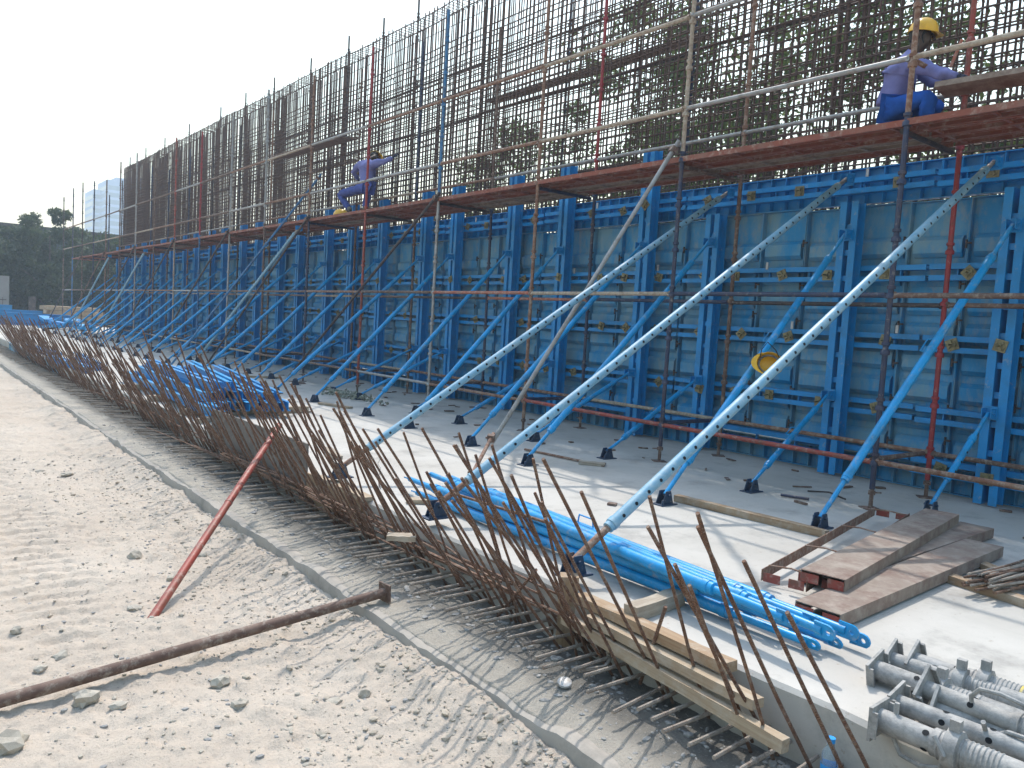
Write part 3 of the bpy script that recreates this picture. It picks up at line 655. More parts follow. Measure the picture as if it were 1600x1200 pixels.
for n_, y in enumerate(SOLD_Y[1:]):
    dy = (.3, -.2, -.1, 0, -.2, -.2, -.1)[n_] if n_ < 7 else jit(.2)
    dx = (.35, -.2, -.15, .0, .05, .1, .1)[n_] if n_ < 7 else jit(.12)
    a = Vector((LONG_A.x+dx, y+dy, LONG_A.z)); b = Vector((LONG_B.x, y-.02, LONG_B.z))
    ms = prop_meshes((b-a).length, .036, .02, .38, .42) if n_ < 7 else LONGM
    prop_set('raking_prop', a, b, ('prop_blue',)*4, ms, f"long bright blue raking prop reaching high up the form, {ORD[n_]} from the near end", 'long blue raking props', 'handle')
    dx = .8 if n_ == 0 else 0
    a = Vector((SHORT_A.x+dx+jit(.05), y+(jit(.15) if n_ > 2 else (.1, -.2, -.1)[n_]), SHORT_A.z)); b = Vector((SHORT_B.x, y+.02, SHORT_B.z))
    ms = prop_meshes((b-a).length, .03, .018, .3, .3, n_ == 0)
    prop_set('raking_prop', a, b, ('prop_blue', 'prop_blue', 'prop_blue', 'black' if n_ == 0 else 'prop_blue'), ms, f"short blue raking prop low on the form, {ORD[n_]} from the near end", 'short blue raking props', 'pin_hole' if n_ == 0 else 'handle')
_d = (Vector((8.06, -.08, 3.24))-Vector((3.06, 0, .15))).normalized(); _q = aim((0, 0, 0), _d); _v = _q.inverted() @ Vector((-.62, -.70, -.1)); HOLE_A = math.degrees(math.atan2(_v.y, _v.x))
PA0 = Vector((3.06, 0, .15)); PB0 = Vector((8.06, -.08, 3.24)); PALEM = prop_meshes((PB0-PA0).length, .035, .022, .3, .18, True)
for n_, y in enumerate((3.18, 4.62, 6.15, 21.4, 34.5, 40.2)):
    pa_, pb3 = ((PA0.x, y, PA0.z), (PB0.x, y-.06, PB0.z)) if n_ < 3 else ((6.4, y, .1), (6.98, y-4.9, 3.3))
    prop_set('perforated_prop', pa_, pb3, ('pale_prop', 'rust_tube', 'grey_tube', 'black'), PALEM, f"long pale blue raking prop with a row of holes, {ORD[n_]} from the near end", 'pale perforated raking props', 'pin_hole')

# ------------------------------------------------------------------ stack of blue props lying on the slab
ep = MB()
k = 12; prof = [(-.05, -.032), (.0, -.032)]+[(.032*math.sin(R(a))+.0, -.032*math.cos(R(a))) for a in range(20, 180, 20)]+[(.0, .032), (-.05, .032)]
prof = [(p, q) for p, q in prof]
def eye_plate():
    mb = MB(); n = 12; outer = []; inner = []
    for i in range(n):
        a = 2*math.pi*i/n; ox, oy = .036*math.cos(a), .036*math.sin(a)
        if ox < 0: ox = -.07; oy = math.copysign(.036, oy) if abs(oy) > .02 else oy*1.8
        outer.append((ox, oy)); inner.append((.013*math.cos(a), .013*math.sin(a)))
    vs = [(x, s*.005, y) for s in (-1, 1) for x, y in outer]+[(x, s*.005, y) for s in (-1, 1) for x, y in inner]
    fs = []
    for i in range(n):
        j = (i+1) % n
        fs += [(i, j, 2*n+j, 2*n+i), (n+j, n+i, 3*n+i, 3*n+j), (j, i, n+i, n+j), (2*n+i, 2*n+j, 3*n+j, 3*n+i)]
    return mb.add(vs, fs).mesh('eye_plate')
EYE = eye_plate()
LYM = prop_meshes(3.5, .034, .021, .42, .38)
heads = [(1340, 998, .06), (1322, 985, .13), (1297, 1000, .06), (1268, 968, .13), (1285, 985, .19), (1245, 980, .06), (1225, 965, .19), (1200, 960, .12), (1262, 1003, .05)]
tails = [(762, 762, .06), (745, 757, .13), (725, 757, .06), (705, 752, .13), (735, 758, .19), (695, 755, .06), (715, 757, .19), (690, 757, .12), (680, 765, .05)]
for n_ in range(9):
    h = onz(*heads[n_]); tl = Vector((3.62+.055*(4-n_)*1.0+jit(.02), 5.2+jit(.1), heads[n_][2]))
    h = Vector((h.x, h.y, heads[n_][2])); d = (tl-h); L = 3.5; tl = h+d.normalized()*L
    t = thing('steel_prop', f"bright blue prop lying in the stack on the slab, {ORD[n_]} to reach forward" if n_ else "bright blue steel prop whose eyed end reaches farthest from the stack on the slab", 'prop', h, aim(h, tl), 'blue props stacked on the slab')
    put('outer_tube', LYM[0], 'prop_blue', t); put('inner_tube', LYM[1], 'prop_blue', t); put('inner_tube', LYM[2], 'prop_blue', t); put('handle', LYM[3], 'prop_blue', t, (0, 0, 0), (0, 0, R(90*n_)))
    put('eye_plate', EYE, 'prop_blue', t, (0, 0, -.03), (0, R(90), R(random.choice((80, 95, 60)))))
    put('eye_plate', EYE, 'prop_blue', t, (0, 0, 3.53), (0, R(-90), R(20)))

# ------------------------------------------------------------------ blue beams stacked farther along the slab edge
bm_ = MB()
for s in (-1, 1):
    bm_.span((s*.03, 0, 0), (s*.036, 1, .12))
    for z in (0, .114): bm_.span((s*.0365, 0, z), (s*.09, 1, z+.006))
for q in np.arange(.05, 1, .12): bm_.span((-.029, q, .02), (.029, q+.015, .10))
BEAM = bm_.mesh('channel_beam')
spots = []
for lay, cnt in ((0, 6), (1, 5), (2, 2)):
    for c in range(cnt): spots.append((3.22+.22*c+lay*.12+jit(.03), 10.4+jit(.35)+lay*.3, .095+lay*.128, 5.0+jit(1.0)-lay*.3))
for n_, (x, y, z, L) in enumerate(spots):
    tag(put('channel_beam', BEAM, 'pale_beam' if False else ('frame_blue' if n_ % 3 else 'prop_blue'), None, (x, y, z), (0, 0, R(-6+jit(3.5))), (1, L, 1)), f"blue channel beam stacked at the slab edge, {ORD[n_ % 6]} in the {('bottom', 'second', 'third', 'top')[0 if n_ < 6 else 1 if n_ < 11 else 2]} layer", 'steel beam', 'blue beams stacked at the slab edge')
for n_, y in enumerate((10.9, 12.6, 14.3)): tag(put('timber_bearer', MB().box((0, 0, 0), (1.8, .1, .09)), 'timber', None, (3.95, y, .047)), f"timber bearer under the blue beam stack, {ORD[n_]} from the near end", 'timber', 'bearers under the beam stack')
for n_, (x, y, L, a) in enumerate(((3.15, 17.5, 4, 2), (3.5, 18.2, 4.2, -3), (3.3, 22, 4, 3))):
    tag(put('channel_beam', BEAM, 'frame_blue', None, (x, y, .01), (0, 0, R(a)), (1, L, 1)), f"blue double channel beam lying alone behind the starter bars, {ORD[n_]} beyond the stack", 'steel beam', 'loose blue beams beyond the stack')

# pale blue edge form at the far end of the slab, far row of blue beams and timber stack
ef = thing('edge_form', 'pale blue steel edge form along the far end of the slab', 'edge form', (2.98, 20, -.02))
put('web', MB().span((-.02, 0, -.28), (0, 9.2, .02)), 'pale_prop', ef); put('flange', MB().span((-.07, 0, .021), (.02, 9.2, .03)), 'pale_prop', ef)
for q in range(7): put('rib', MB().span((-.065, .4+q*1.4, -.27), (-.021, .41+q*1.4, .0)), 'pale_prop', ef)
for n_, (x0, x1, y, z) in enumerate(((3.0, 7.4, 46.5, .05), (2.2, 6.6, 50, .15), (2.0, 5.6, 54, .35))):
    b = MB(); b.span((x0, y, z), (x1, y+.012, z+.55)); b.span((x0, y-.14, z+.551), (x1, y+.14, z+.58)); b.span((x0, y-.14, z-.03), (x1, y+.14, z-.001))
    tag(put('form_panel', b, 'frame_blue', None), f"blue steel panel on edge across the far end of the slab, {('nearest', 'middle', 'farthest')[n_]} of three", 'formwork', 'blue panels at the far end')
for n_ in range(10):
    lay = n_//4; tag(put('timber_stack_board', MB().box((0, 0, 0), (2.6, 1.1, .22)), 'timber' if n_ % 2 else 'timber_orange', None, (8.1+(n_ % 4)*.7*.4+jit(.2)-lay*.1, 50+(n_ % 4)*1.15, .15+lay*.24+.3), (0, 0, jit(.08))),
        f"sawn timber bundle in the far stack, {('bottom', 'middle', 'top')[lay]} layer, {ORD[n_ % 4]} from the near side", 'timber', 'timber bundles beyond the slab')
for n_ in range(14):
    tag(put('form_panel', MB().box((0, 0, 0), (.1+random.random()*.5, 1.6, .14)), 'frame_blue' if n_ % 3 else 'prop_blue', None, (6.1+(n_ % 5)*.42+jit(.1), 43+(n_//5)*2.0+jit(.4), .1+.16*(n_ % 3)), (jit(.1), 0, jit(.5))),
        f"loose blue piece past the wall end, {ORD[n_ % 5]} across in the {('near', 'middle', 'far')[n_//5]} row", 'formwork', 'loose blue pieces past the wall end')

# ------------------------------------------------------------------ planks, timbers and bars on the near slab
def lay(a, b, z0, z1): a = Vector((a[0], a[1], z0)); b = Vector((b[0], b[1], z1)); return a, b, Matrix(((b-a).normalized().to_track_quat('Y', 'Z').to_matrix()))
def trough(L, up, w=.25, h=.065):
    mb = MB(); t = .005; s = 1 if up else -1
    zp = 0 if up else h
    if not up: mb.span((-w/2, 0, zp), (w/2, L, zp-t))
    lo, hi = (t+.0005, h) if up else (0, h-t-.0005)
    for x in (-w/2, w/2-t): mb.span((x, 0, lo), (x+t, L, hi))
    return mb
for n_, (a, b, z0, z1, up, lab) in enumerate((((4.10, 2.49, 0), (6.50, 3.02, 0), .03, .05, True, 'open rust-brown steel trough lying with its hollow side up beside the plank pile'),
        ((4.15, 2.28, 0), (6.72, 2.72, 0), .085, .085, False, 'dusty broad steel plank on top of the plank pile'),
        ((3.80, 2.10, 0), (6.25, 2.22, 0), .015, .015, False, 'dusty broad steel plank at the bottom of the pile nearest the blue props'),
        ((4.35, 2.42, 0), (6.85, 2.50, 0), .01, .01, False, 'grey steel plank half hidden beneath the broad plank'))):
    a, b, m = lay(a, b, z0, z1); L = (b-a).length
    t = thing('steel_plank', lab, 'steel plank', a, m, 'steel planks piled on the slab')
    put('trough', trough(L, up, .25 if n_ else .27, .075), 'plank' if n_ else 'rust_tube', t)
    if up:
        for q in (.04, .3, .62, .95): put('strap', MB().tube([(-.13, 0, .078), (0, .02, .085), (.13, 0, .078)], .006, 6), 'rust_tube', t, (0, L*q, 0))
    for q in (0, 1): put('end_cap', MB().span((-.12, 0, .007), (-.02, .004, .06)).span((.03, 0, .007), (.12, .004, .06)), 'red_tube', t, (0, L*q-.005+.005*q*2, 0))
def timber(a, b, w, h, mat, lab, roll=0, name='timber_batten', grp='timbers lying on the slab'):
    a, b = Vector(a), Vector(b); q = (b-a).normalized().to_track_quat('X', 'Z'); L = (b-a).length
    mb = MB(); k = 5; 
    ring = []
    for i in range(k+1):
        for s, u in ((-1, -1), (1, -1), (1, 1), (-1, 1)): ring.append((L*i/k, s*w/2+jit(.003), u*h/2+jit(.003)))
    mb.add(ring, [(i*4+e, i*4+(e+1) % 4, (i+1)*4+(e+1) % 4, (i+1)*4+e) for i in range(k) for e in range(4)]+[(3, 2, 1, 0), (4*k, 4*k+1, 4*k+2, 4*k+3)])
    return tag(put(name, mb.mesh(name), mat, None, a, q), lab, 'timber', grp)
timber((5.45, 4.42, .03), (5.56, 3.05, .03), .07, .055, 'timber_orange', 'straight orange timber batten on the slab in front of the props')
timber((5.3, 2.15, .028), (5.10, 1.0, .028), .08, .05, 'timber_orange', 'orange timber batten running under the rusty bar bundle')
timber((6.05, 2.4, .02), (5.4, 1.3, .02), .09, .035, 'timber_orange', 'thin orange timber batten behind the bottom plank')
p1, p2 = onz(985, 958, .04), onz(1060, 932, .04); timber(p1, p2, .085, .075, 'timber_grey', 'short weathered timber block beside the stack of blue props')
timber((2.97, 3.02, .0), (2.90, 1.98, .02), .085, .05, 'timber_orange', 'uppermost orange-brown plank of the three along the slab edge')
timber((2.90, 2.86, -.05), (2.82, 1.78, -.04), .075, .045, 'timber', 'middle pale plank of the three along the slab edge')
timber((2.89, 3.05, -.11), (2.75, 1.60, -.115), .045, .055, 'timber', 'lowest long plank on edge among the starter bars')
timber((3.0, 3.15, -.32), (2.985, 3.13, .09), .10, .075, 'timber_orange', 'upright orange timber post under the foot of the nearest pale prop')
for n_, (pa, pb2) in enumerate((((500, 745), (575, 780)), ((510, 700), (528, 715)), ((635, 782), (700, 783)), ((605, 838), (650, 840)), ((500, 630), (548, 637)), ((905, 722), (945, 726)), ((440, 590), (380, 588)))):
    a, b = onz(*pa, .02), onz(*pb2, .02); timber(a, b, .1, .035, ('timber', 'timber_grey')[n_ % 2], f"short timber offcut lying on the slab, {ORD[n_]} of the loose ones", 0, 'timber_offcut', 'timber offcuts')
bd = tag(put('shutter_board', MB().span((2.955, 6.62, -.27), (2.973, 9.3, .29)), 'ply', None), 'grey formply board standing on edge behind the starter bars and the red pipe', 'board')
tag(put('shutter_board', MB().span((2.955, 5.55, -.25), (2.973, 6.6, .03)), 'timber_orange', None), 'low orange-edged formply board next to the grey one', 'board')
tag(put('shutter_board', MB().span((2.955, 10.4, -.27), (2.973, 12.6, .05)), 'ply', None), 'low formply board beyond the grey one', 'board')
timber((3.05, 10.1, .03), (4.9, 11.9, .03), .1, .06, 'timber_grey', 'long grey plank lying by the blue beam stack')
timber((4.6, 15.3, .03), (5.2, 13.0, .03), .1, .06, 'plank', 'long reddish steel strip lying before the distant prop feet')
# bundle of reinforcing bars
rb = thing('bar_bundle', 'bundle of rusty reinforcing bars on battens at the near slab', 'rebar bundle', (5.2, 1.8, .06))
for q in range(36):
    put('bar', bar_mesh(2.6, .008, jit(.03)), 'bar' if q % 2 else 'dusty_bar', rb, (jit(.12)-.05, jit(.1), random.uniform(0, .075)), Vector((1, -.16+jit(.12), jit(.012))).to_track_quat('Z', 'Y'))
# grey shoring props in the near corner
pl = MB(); pl.box((0, 0, 0), (.13, .15, .012)); 
for s in (-1, 1): pl.box((0, s*.07, .016), (.10, .01, .02))
PLATE = pl.mesh('end_plate')
def acrow_meshes(L, ro, ri):
    o = MB(); o.tube([(0, 0, .62), (0, 0, L)], ro, 16)
    for z in np.arange(.64, .84, .016): o.tube([(0, 0, z), (0, 0, z+.006), (0, 0, z+.01)], [ro, ro+.004, ro], 16, False)
    i_ = MB().tube([(0, 0, .006), (0, 0, .66)], ri, 14); h = MB()
    for z in (.18, .34, .5):
        for a in range(0, 360, 90):
            c = Vector((math.cos(R(a+40)), math.sin(R(a+40)), 0)); u = Vector((-c.y, c.x, 0)); ctr = c*(ri+.001)+Vector((0, 0, z))
            o2 = len(h.v); h.v += [tuple(ctr+(u*math.cos(q*.628)+Vector((0, 0, 1))*math.sin(q*.628))*.012) for q in range(10)]; h.f.append(tuple(range(o2, o2+10)))
    n = MB(); n.tube([(0, 0, .66), (0, 0, .665), (0, 0, .71), (0, 0, .715)], [ro, ro+.022, ro+.022, ro], 12)
    for s in (-1, 1): n.box((s*(ro+.035), 0, .688), (.05, .03, .035))
    pn = MB(); pn.tube([(.085, -.01, .52), (.03, -.01, .52), (-.06, -.01, .52), (-.1, 0, .55), (-.11, .0, .62), (-.07, .03, .70), (.0, ri+.03, .72), (.05, ri+.02, .68)], .009, 8)
    f = lambda m, nm: smooth_by_angle(m.mesh(nm))
    return f(o, 'outer_tube'), f(i_, 'inner_tube'), f(h, 'pin_hole'), f(n, 'collar'), f(pn, 'pin')
AC = acrow_meshes(2.0, .044, .036); AC2 = acrow_meshes(2.0, .051, .043)
specs = [(onz(1372, 1125, .045), .0, AC2, 'nearest grey shoring prop with a looped pin at its plate end', 1), (onz(1400, 1100, .05), .02, AC, 'second grey shoring prop from the slab edge, punched with holes', 1),
         (onz(1368, 1048, .05), -.02, AC2, 'grey shoring prop with the square plate standing out farthest at the back of the heap', 0), (onz(1392, 1032, .045), .03, AC, 'grey shoring prop partly hidden behind another at the back of the heap', 0),
         (onz(1428, 1035, .05), .0, AC2, 'grey shoring prop with a yellow painted band', 2), (onz(1445, 1078, .10), -.05, AC, 'grey shoring prop lying on top in the middle of the heap', 1), (onz(1462, 1110, .045), .03, AC, 'grey shoring prop with an open pin in the middle of the heap', 1)]
for n_, (p, a, ms, lab, kind) in enumerate(specs):
    d = Vector((a+.05, -1, 0)); t = thing('shoring_prop', lab, 'shoring prop', (p.x, p.y, p.z+.005), d.to_track_quat('Z', 'X'), 'grey shoring props heaped on the slab')
    rz = R(40*n_)
    for nm, me in zip(('outer_tube', 'inner_tube', 'pin_hole', 'collar', 'pin'), ms):
        oo = put(nm, me, 'black' if nm == 'pin_hole' else 'acrow', t, (0, 0, (-.42, -.05, -.42, -.40, -.40, -.30, -.25)[n_] if nm in ('outer_tube', 'collar') else (-.46, -.2, 0, 0, .1, -.34, -.28)[n_] if nm == 'pin' else 0), (0, 0, rz if nm in ('pin', 'pin_hole') else 0))
        if nm == 'pin_hole': stuff(oo)
    put('end_plate', PLATE, 'acrow', t, (0, 0, 0), (0, 0, R(8*n_)))
    if kind == 2: put('band', MB().tube([(0, 0, .42), (0, 0, .50)], .0525, 16, False), 'yellow', t)

# ------------------------------------------------------------------ loose pipes over the strip
def pipe(a, b, r, mat, name, lab, flange):
    a, b = Vector(a), Vector(b); L = (b-a).length; t = thing(name, lab, 'pipe', a, aim(a, b)); mb = MB().hollow((0, 0, 0), (0, 0, L), r, 16)
    put('tube', mb, mat, t)
    if flange: put('end_plate', MB().box((0, 0, L+.006), (.115, .115, .012)), mat, t)
    else: put('end_plate', MB().tube([(0, 0, L*.5), (0, 0, L*.5+.003), (0, 0, L*.5+.02), (0, 0, L*.5+.023)], [r, r+.003, r+.003, r], 16), mat, t)
    return t
ra = onz(232, 975, SAND+.0); rbt = onx(437, 664, 2.72)
pipe(ra, rbt, .0265, 'red_tube', 'red_pipe', 'red painted steel pipe standing in the sand and leaning on the starter bars', False)
ba = onz(-120, 1130, SAND+.05); bb = onx(600, 926, 2.40)
pipe(ba, bb, .029, 'brown_tube', 'brown_pipe', 'long brown steel pipe with an end plate lying from the sand across the lip', True)

# ------------------------------------------------------------------ small items
def helmet_mesh():
    mb = MB(); n = 18; prof = [(.145, 0), (.142, .03), (.13, .07), (.105, .11), (.065, .137), (.02, .148)]
    vs = []
    for r, z in prof:
        for k in range(n): a = 2*math.pi*k/n; vs.append((r*1.12*math.cos(a), r*math.sin(a), z))
    fs = [(i*n+k, i*n+(k+1) % n, (i+1)*n+(k+1) % n, (i+1)*n+k) for i in range(5) for k in range(n)]+[tuple(5*n+k for k in range(n))]
    o = len(vs)                                            # inner skin so that the bowl reads as hollow
    for r, z in prof:
        for k in range(n): a = 2*math.pi*k/n; vs.append(((r-.006)*1.12*math.cos(a), (r-.006)*math.sin(a), z-.004))
    fs += [(o+i*n+(k+1) % n, o+i*n+k, o+(i+1)*n+k, o+(i+1)*n+(k+1) % n) for i in range(5) for k in range(n)]+[tuple(o+5*n+k for k in range(n-1, -1, -1))]
    fs += [((k+1) % n, k, o+k, o+(k+1) % n) for k in range(n)]
    mb.add(vs, fs)
    pk = []
    for k in range(9): a = R(-62+15.5*k); pk += [(.16*math.cos(a), .143*math.sin(a), .006), ((.162+.06*math.cos(a))*math.cos(a), .148*math.sin(a), -.006), (.16*math.cos(a), .143*math.sin(a), .0)]
    fs = []
    for k in range(8): b = k*3; fs += [(b, b+1, b+4, b+3), (b+1, b+2, b+5, b+4)]
    mb.add(pk, fs); return smooth_by_angle(mb.mesh('shell'), 50)
HELM = helmet_mesh()
hp = onx(1203, 568, 6.5)
h = thing('safety_helmet', 'yellow safety helmet hanging open side outwards on a long blue raking prop', 'helmet', (hp.x, hp.y, hp.z))
put('shell', HELM, 'helmet', h, (0, 0, 0), Vector((.64, .7, -.3)).to_track_quat('Z', 'Y'), (.8, .8, .85))
put('strap', MB().tube([(-.05, .08, .05), (-.06, .06, .13), (-.02, .03, .2), (.03, -.03, .13), (.06, -.06, .05)], .005, 6), 'black', h)
put('liner', MB().tube([(.1*math.cos(a), .09*math.sin(a), 0) for a in np.linspace(0, 6.28, 14)], .011, 6), 'boot', h, (.02, .02, -.01), Vector((.64, .7, -.3)).to_track_quat('Z', 'Y'))
bx = onz(1296, 1185, -.14)
bt = thing('water_bottle', 'clear plastic bottle with a blue cap standing among the near starter bars', 'bottle', (bx.x, bx.y, -.27))
put('body', MB().tube([(0, 0, 0), (0, 0, .004), (0, 0, .10), (0, 0, .105), (0, 0, .15), (0, 0, .175), (0, 0, .195)], [.026, .031, .031, .029, .031, .017, .013], 14), 'clear', bt)
put('cap', MB().tube([(0, 0, .196), (0, 0, .214)], .0165, 14), 'cap_blue', bt); put('label_band', MB().tube([(0, 0, .06), (0, 0, .11)], .0317, 14, False), 'cap_blue', bt)
tp = onx(592, 752, 2.95)
tg = thing('paper_tag', 'small printed paper tag tied by wire to a starter bar', 'tag', tp)
put('sheet', MB().box((0, 0, 0), (.004, .085, .11)), 'paper', tg, (0, 0, 0), (R(6), R(-12), R(-20))); put('wire', MB().tube([(0, 0, .05), (.01, .0, .1), (.0, .03, .13), (.02, .03, .17)], .0015, 5), 'black', tg)
for z in np.linspace(-.038, .038, 6): put('print_line', MB().box((-.0032, jit(.006), z), (.001, random.uniform(.045, .066), .006)), 'red_tube', tg, (0, 0, 0), (R(6), R(-12), R(-20)))
cl = onz(548, 622, 0)
cb2 = MB()
for k in range(110):
    x, y, z = cl.x+random.gauss(0, .13), cl.y+random.gauss(0, .5), random.uniform(.02, .09)
    cb2.box((x, y, z), (.035, .03, .04), Euler((jit(3), jit(3), jit(3))).to_matrix()); cb2.tube([(x, y, z), (x+jit(.08), y+jit(.08), max(.01, z+jit(.05)))], .012, 6)
stuff(put('coupler_heap', cb2.mesh('coupler_heap'), M['coupler']))
sc_ = MB()
for k in range(100):
    x = random.uniform(6.6, 8.15) if k % 3 else random.uniform(4, 8); y = random.uniform(2, 22); L = random.uniform(.03, .2)
    sc_.box((x, y, .012), (random.uniform(.015, .06), L, random.uniform(.006, .02)), Matrix.Rotation(jit(3), 3, 'Z'))
stuff(put('debris', sc_.mesh('debris'), M['brown_tube']))
for n_, (pa, pb2, mt, lab) in enumerate((((1220, 773), (1264, 780), 'navy_tube', 'short navy tube offcut lying on the shaded slab'), ((820, 702), (915, 722), 'rust_tube', 'thin rusty bar lying across the slab by the prop feet'))):
    a, b = onz(*pa, .02), onz(*pb2, .02); tag(put('loose_tube', MB().tube([(0, 0, 0), b-a], .014, 8), mt, None, a), lab, 'tube')
a, b, c = onz(1262, 767, .01), onz(1296, 769, .012), onz(1321, 780, .01); tag(put('bent_bar', MB().tube([a, b, c], .008, 6), 'dark_tube', None), 'thin dark bar with a bent end lying on the shaded slab', 'bar')
cov = tag(put('plastic_disc', MB().tube([(0, 0, 0), (0, 0, .012), (0, 0, .02)], [.036, .036, .02], 14), 'clip', None, onz(882, 1068, BLIND+.02), (R(12), R(-9), 0)), 'white round plastic cap on the dirt among the dowel bars', 'cap')
hb = MB().tube([onz(905, 1048, -.22), onz(945, 1042, -.22), onz(952, 1032, -.21), onz(948, 1005, -.15)], .011, 8); tag(put('hooked_bar', hb, 'dusty_bar', None), 'thick pale hooked bar on the dirt near the timber post', 'bar')

# ------------------------------------------------------------------ people
def skin(name, joints, edges, mat, parent, sub=2, rough=0, flat=None):
    names = list(joints); me = bpy.data.meshes.new(name)
    me.from_pydata([tuple(joints[n][0]) for n in names], [(names.index(a), names.index(b)) for a, b in edges], []); me.update()
    o = bpy.data.objects.new(name, me); COL.objects.link(o); o.modifiers.new('skin', 'SKIN').use_smooth_shade = True
    sv = me.skin_vertices[0].data
    for k, n in enumerate(names):
        r = joints[n][1]; sv[k].radius = (r, r) if isinstance(r, (int, float)) else r; sv[k].use_root = (k == 0)
    sm = o.modifiers.new('sub', 'SUBSURF'); sm.levels = sub; sm.render_levels = sub
    if rough:
        tx = bpy.data.textures.new('folds', 'CLOUDS'); tx.noise_scale = .07; d = o.modifiers.new('folds', 'DISPLACE'); d.texture = tx; d.strength = rough; d.texture_coords = 'LOCAL'
    bpy.context.view_layer.update(); dg = bpy.context.evaluated_depsgraph_get()
    me2 = bpy.data.meshes.new_from_object(o.evaluated_get(dg)); me2.name = name; me2.polygons.foreach_set("use_smooth", [True]*len(me2.polygons))
    bpy.data.objects.remove(o); me2.materials.clear(); return put(name, me2, mat, parent)
def person(loc, label, J, shirt, trousers, head_dir, hand_open=.0):
    """J: joint -> point relative to the person's base"""
    P = {k: Vector(v) for k, v in J.items()}; t = thing('person', label, 'person', loc)
    r = dict(pelvis=.115, waist=.11, chest=.125, neck0=.06, neck=.05, sl=.062, el=.042, wl=.03, sr=.062, er=.042, wr=.03, hl=.085, kl=.06, al=.042, hr=.085, kr=.06, ar=.042)
    E = [('pelvis', 'waist'), ('waist', 'chest'), ('chest', 'neck0'), ('neck0', 'neck'), ('chest', 'sl'), ('sl', 'el'), ('el', 'wl'), ('chest', 'sr'), ('sr', 'er'), ('er', 'wr'),
         ('pelvis', 'hl'), ('hl', 'kl'), ('kl', 'al'), ('pelvis', 'hr'), ('hr', 'kr'), ('kr', 'ar')]
    body = {k: (P[k], r[k]*(.55 if k in ('pelvis', 'waist', 'chest') else .8)) for k in r}
    hd = Vector(head_dir).normalized(); hc = P['head']; up = (hc-P['neck']).normalized()
    side = up.cross(hd).normalized(); hd = side.cross(up).normalized()
    body['jaw'] = (hc-up*.06+hd*.03, (.062, .07)); body['skull'] = (hc+up*.015-hd*.005, (.078, .092)); body['crown'] = (hc+up*.075-hd*.01, (.06, .07))
    E2 = E+[('neck', 'jaw'), ('jaw', 'skull'), ('skull', 'crown')]
    skin('body', body, E2, 'skin', t)
    face = MB(); face.tube([hc+hd*.088+up*.03, hc+hd*.103+up*.005, hc+hd*.112-up*.012, hc+hd*.09-up*.022], [.008, .011, .016, .01], 8)
    put('nose', smooth_by_angle(face.mesh('nose')), 'skin', t)
    put('mouth', smooth_by_angle(MB().tube([hc+hd*.088-up*.048-side*.024, hc+hd*.098-up*.046, hc+hd*.088-up*.048+side*.024], [.006, .009, .006], 8).mesh('mouth')), 'skin', t)
    for s in (-1, 1):
        put('ear', smooth_by_angle(MB().tube([hc+side*s*.08-up*.03, hc+side*s*.092+up*.005-hd*.01, hc+side*s*.085+up*.03], [.009, .016, .01], 8).mesh('ear')), 'skin', t)
        put('eye', smooth_by_angle(MB().tube([hc+side*s*.033+hd*.078+up*.018, hc+side*s*.033+hd*.089+up*.018], [.013, .009], 8).mesh('eye')), 'hair', t)
    put('hair', smooth_by_angle(MB().tube([hc-up*.05-hd*.05, hc-hd*.045+up*.0, hc-hd*.02+up*.05, hc+up*.085], [.05, .083, .09, .06], 12).mesh('hair')), 'hair', t)
    sj = {k: (P[k], r[k]*1.12) for k in ('waist', 'chest', 'neck0', 'sl', 'el', 'wl', 'sr', 'er', 'wr')}
    sj['waist'] = (P['waist'], (.16, .13)); sj['chest'] = (P['chest'], (.165, .135)); sj['hem'] = (P['pelvis']+(P['waist']-P['pelvis'])*.05, (.165, .145)); sj['neck0'] = (P['neck0'], .068)
    for s in 'lr': sj['s'+s] = (P['s'+s], .078); sj['e'+s] = (P['e'+s], .058); sj['w'+s] = (P['w'+s], .043)
    sj['mid'] = ((P['waist']+P['chest'])/2, (.165, .14))
    skin('shirt', sj, [('waist', 'mid'), ('mid', 'chest'), ('waist', 'hem'), ('chest', 'neck0'), ('chest', 'sl'), ('sl', 'el'), ('el', 'wl'), ('chest', 'sr'), ('sr', 'er'), ('er', 'wr')], shirt, t, 2, .06)
    tj = {'pelvis': (P['pelvis'], (.15, .135))}
    for s in 'lr': tj['h'+s] = (P['h'+s], .105); tj['k'+s] = (P['k'+s], .083); tj['a'+s] = (P['a'+s], .062)
    skin('trousers', tj, [('pelvis', 'hl'), ('hl', 'kl'), ('kl', 'al'), ('pelvis', 'hr'), ('hr', 'kr'), ('kr', 'ar')], trousers, t, 2, .06)
    for s in 'lr':                                            # gloved hand: palm, four unequal bent fingers, thumb
        w = P['w'+s]; e = P['e'+s]; d = P.get('g'+s, w+(w-e)) - w; d.normalize(); nrm = Vector((0, 0, -1)); nrm = (nrm-d*nrm.dot(d)).normalized(); sd_ = d.cross(nrm)
        gm = {'w': (w-d*.01, .036), 'p': (w+d*.06, (.04, .024)), 'q': (w+d*.095, (.038, .02))}; ge = [('w', 'p'), ('p', 'q')]
        for f, (o_, L) in enumerate(((-.03, .065), (-.01, .078), (.01, .073), (.03, .055))):
            a_ = w+d*.10+sd_*o_; gm[f'f{f}a'] = (a_, .0105); gm[f'f{f}b'] = (a_+d*L*.45+nrm*.012, .01); gm[f'f{f}c'] = (a_+d*L*.6+nrm*.05, .009); ge += [('q', f'f{f}a'), (f'f{f}a', f'f{f}b'), (f'f{f}b', f'f{f}c')]
        gm['t0'] = (w+d*.05-sd_*.045+nrm*.01, .013); gm['t1'] = (w+d*.085-sd_*.055+nrm*.035, .011); ge += [('p', 't0'), ('t0', 't1')]
        skin('glove', gm, ge, 'glove', t, 1)
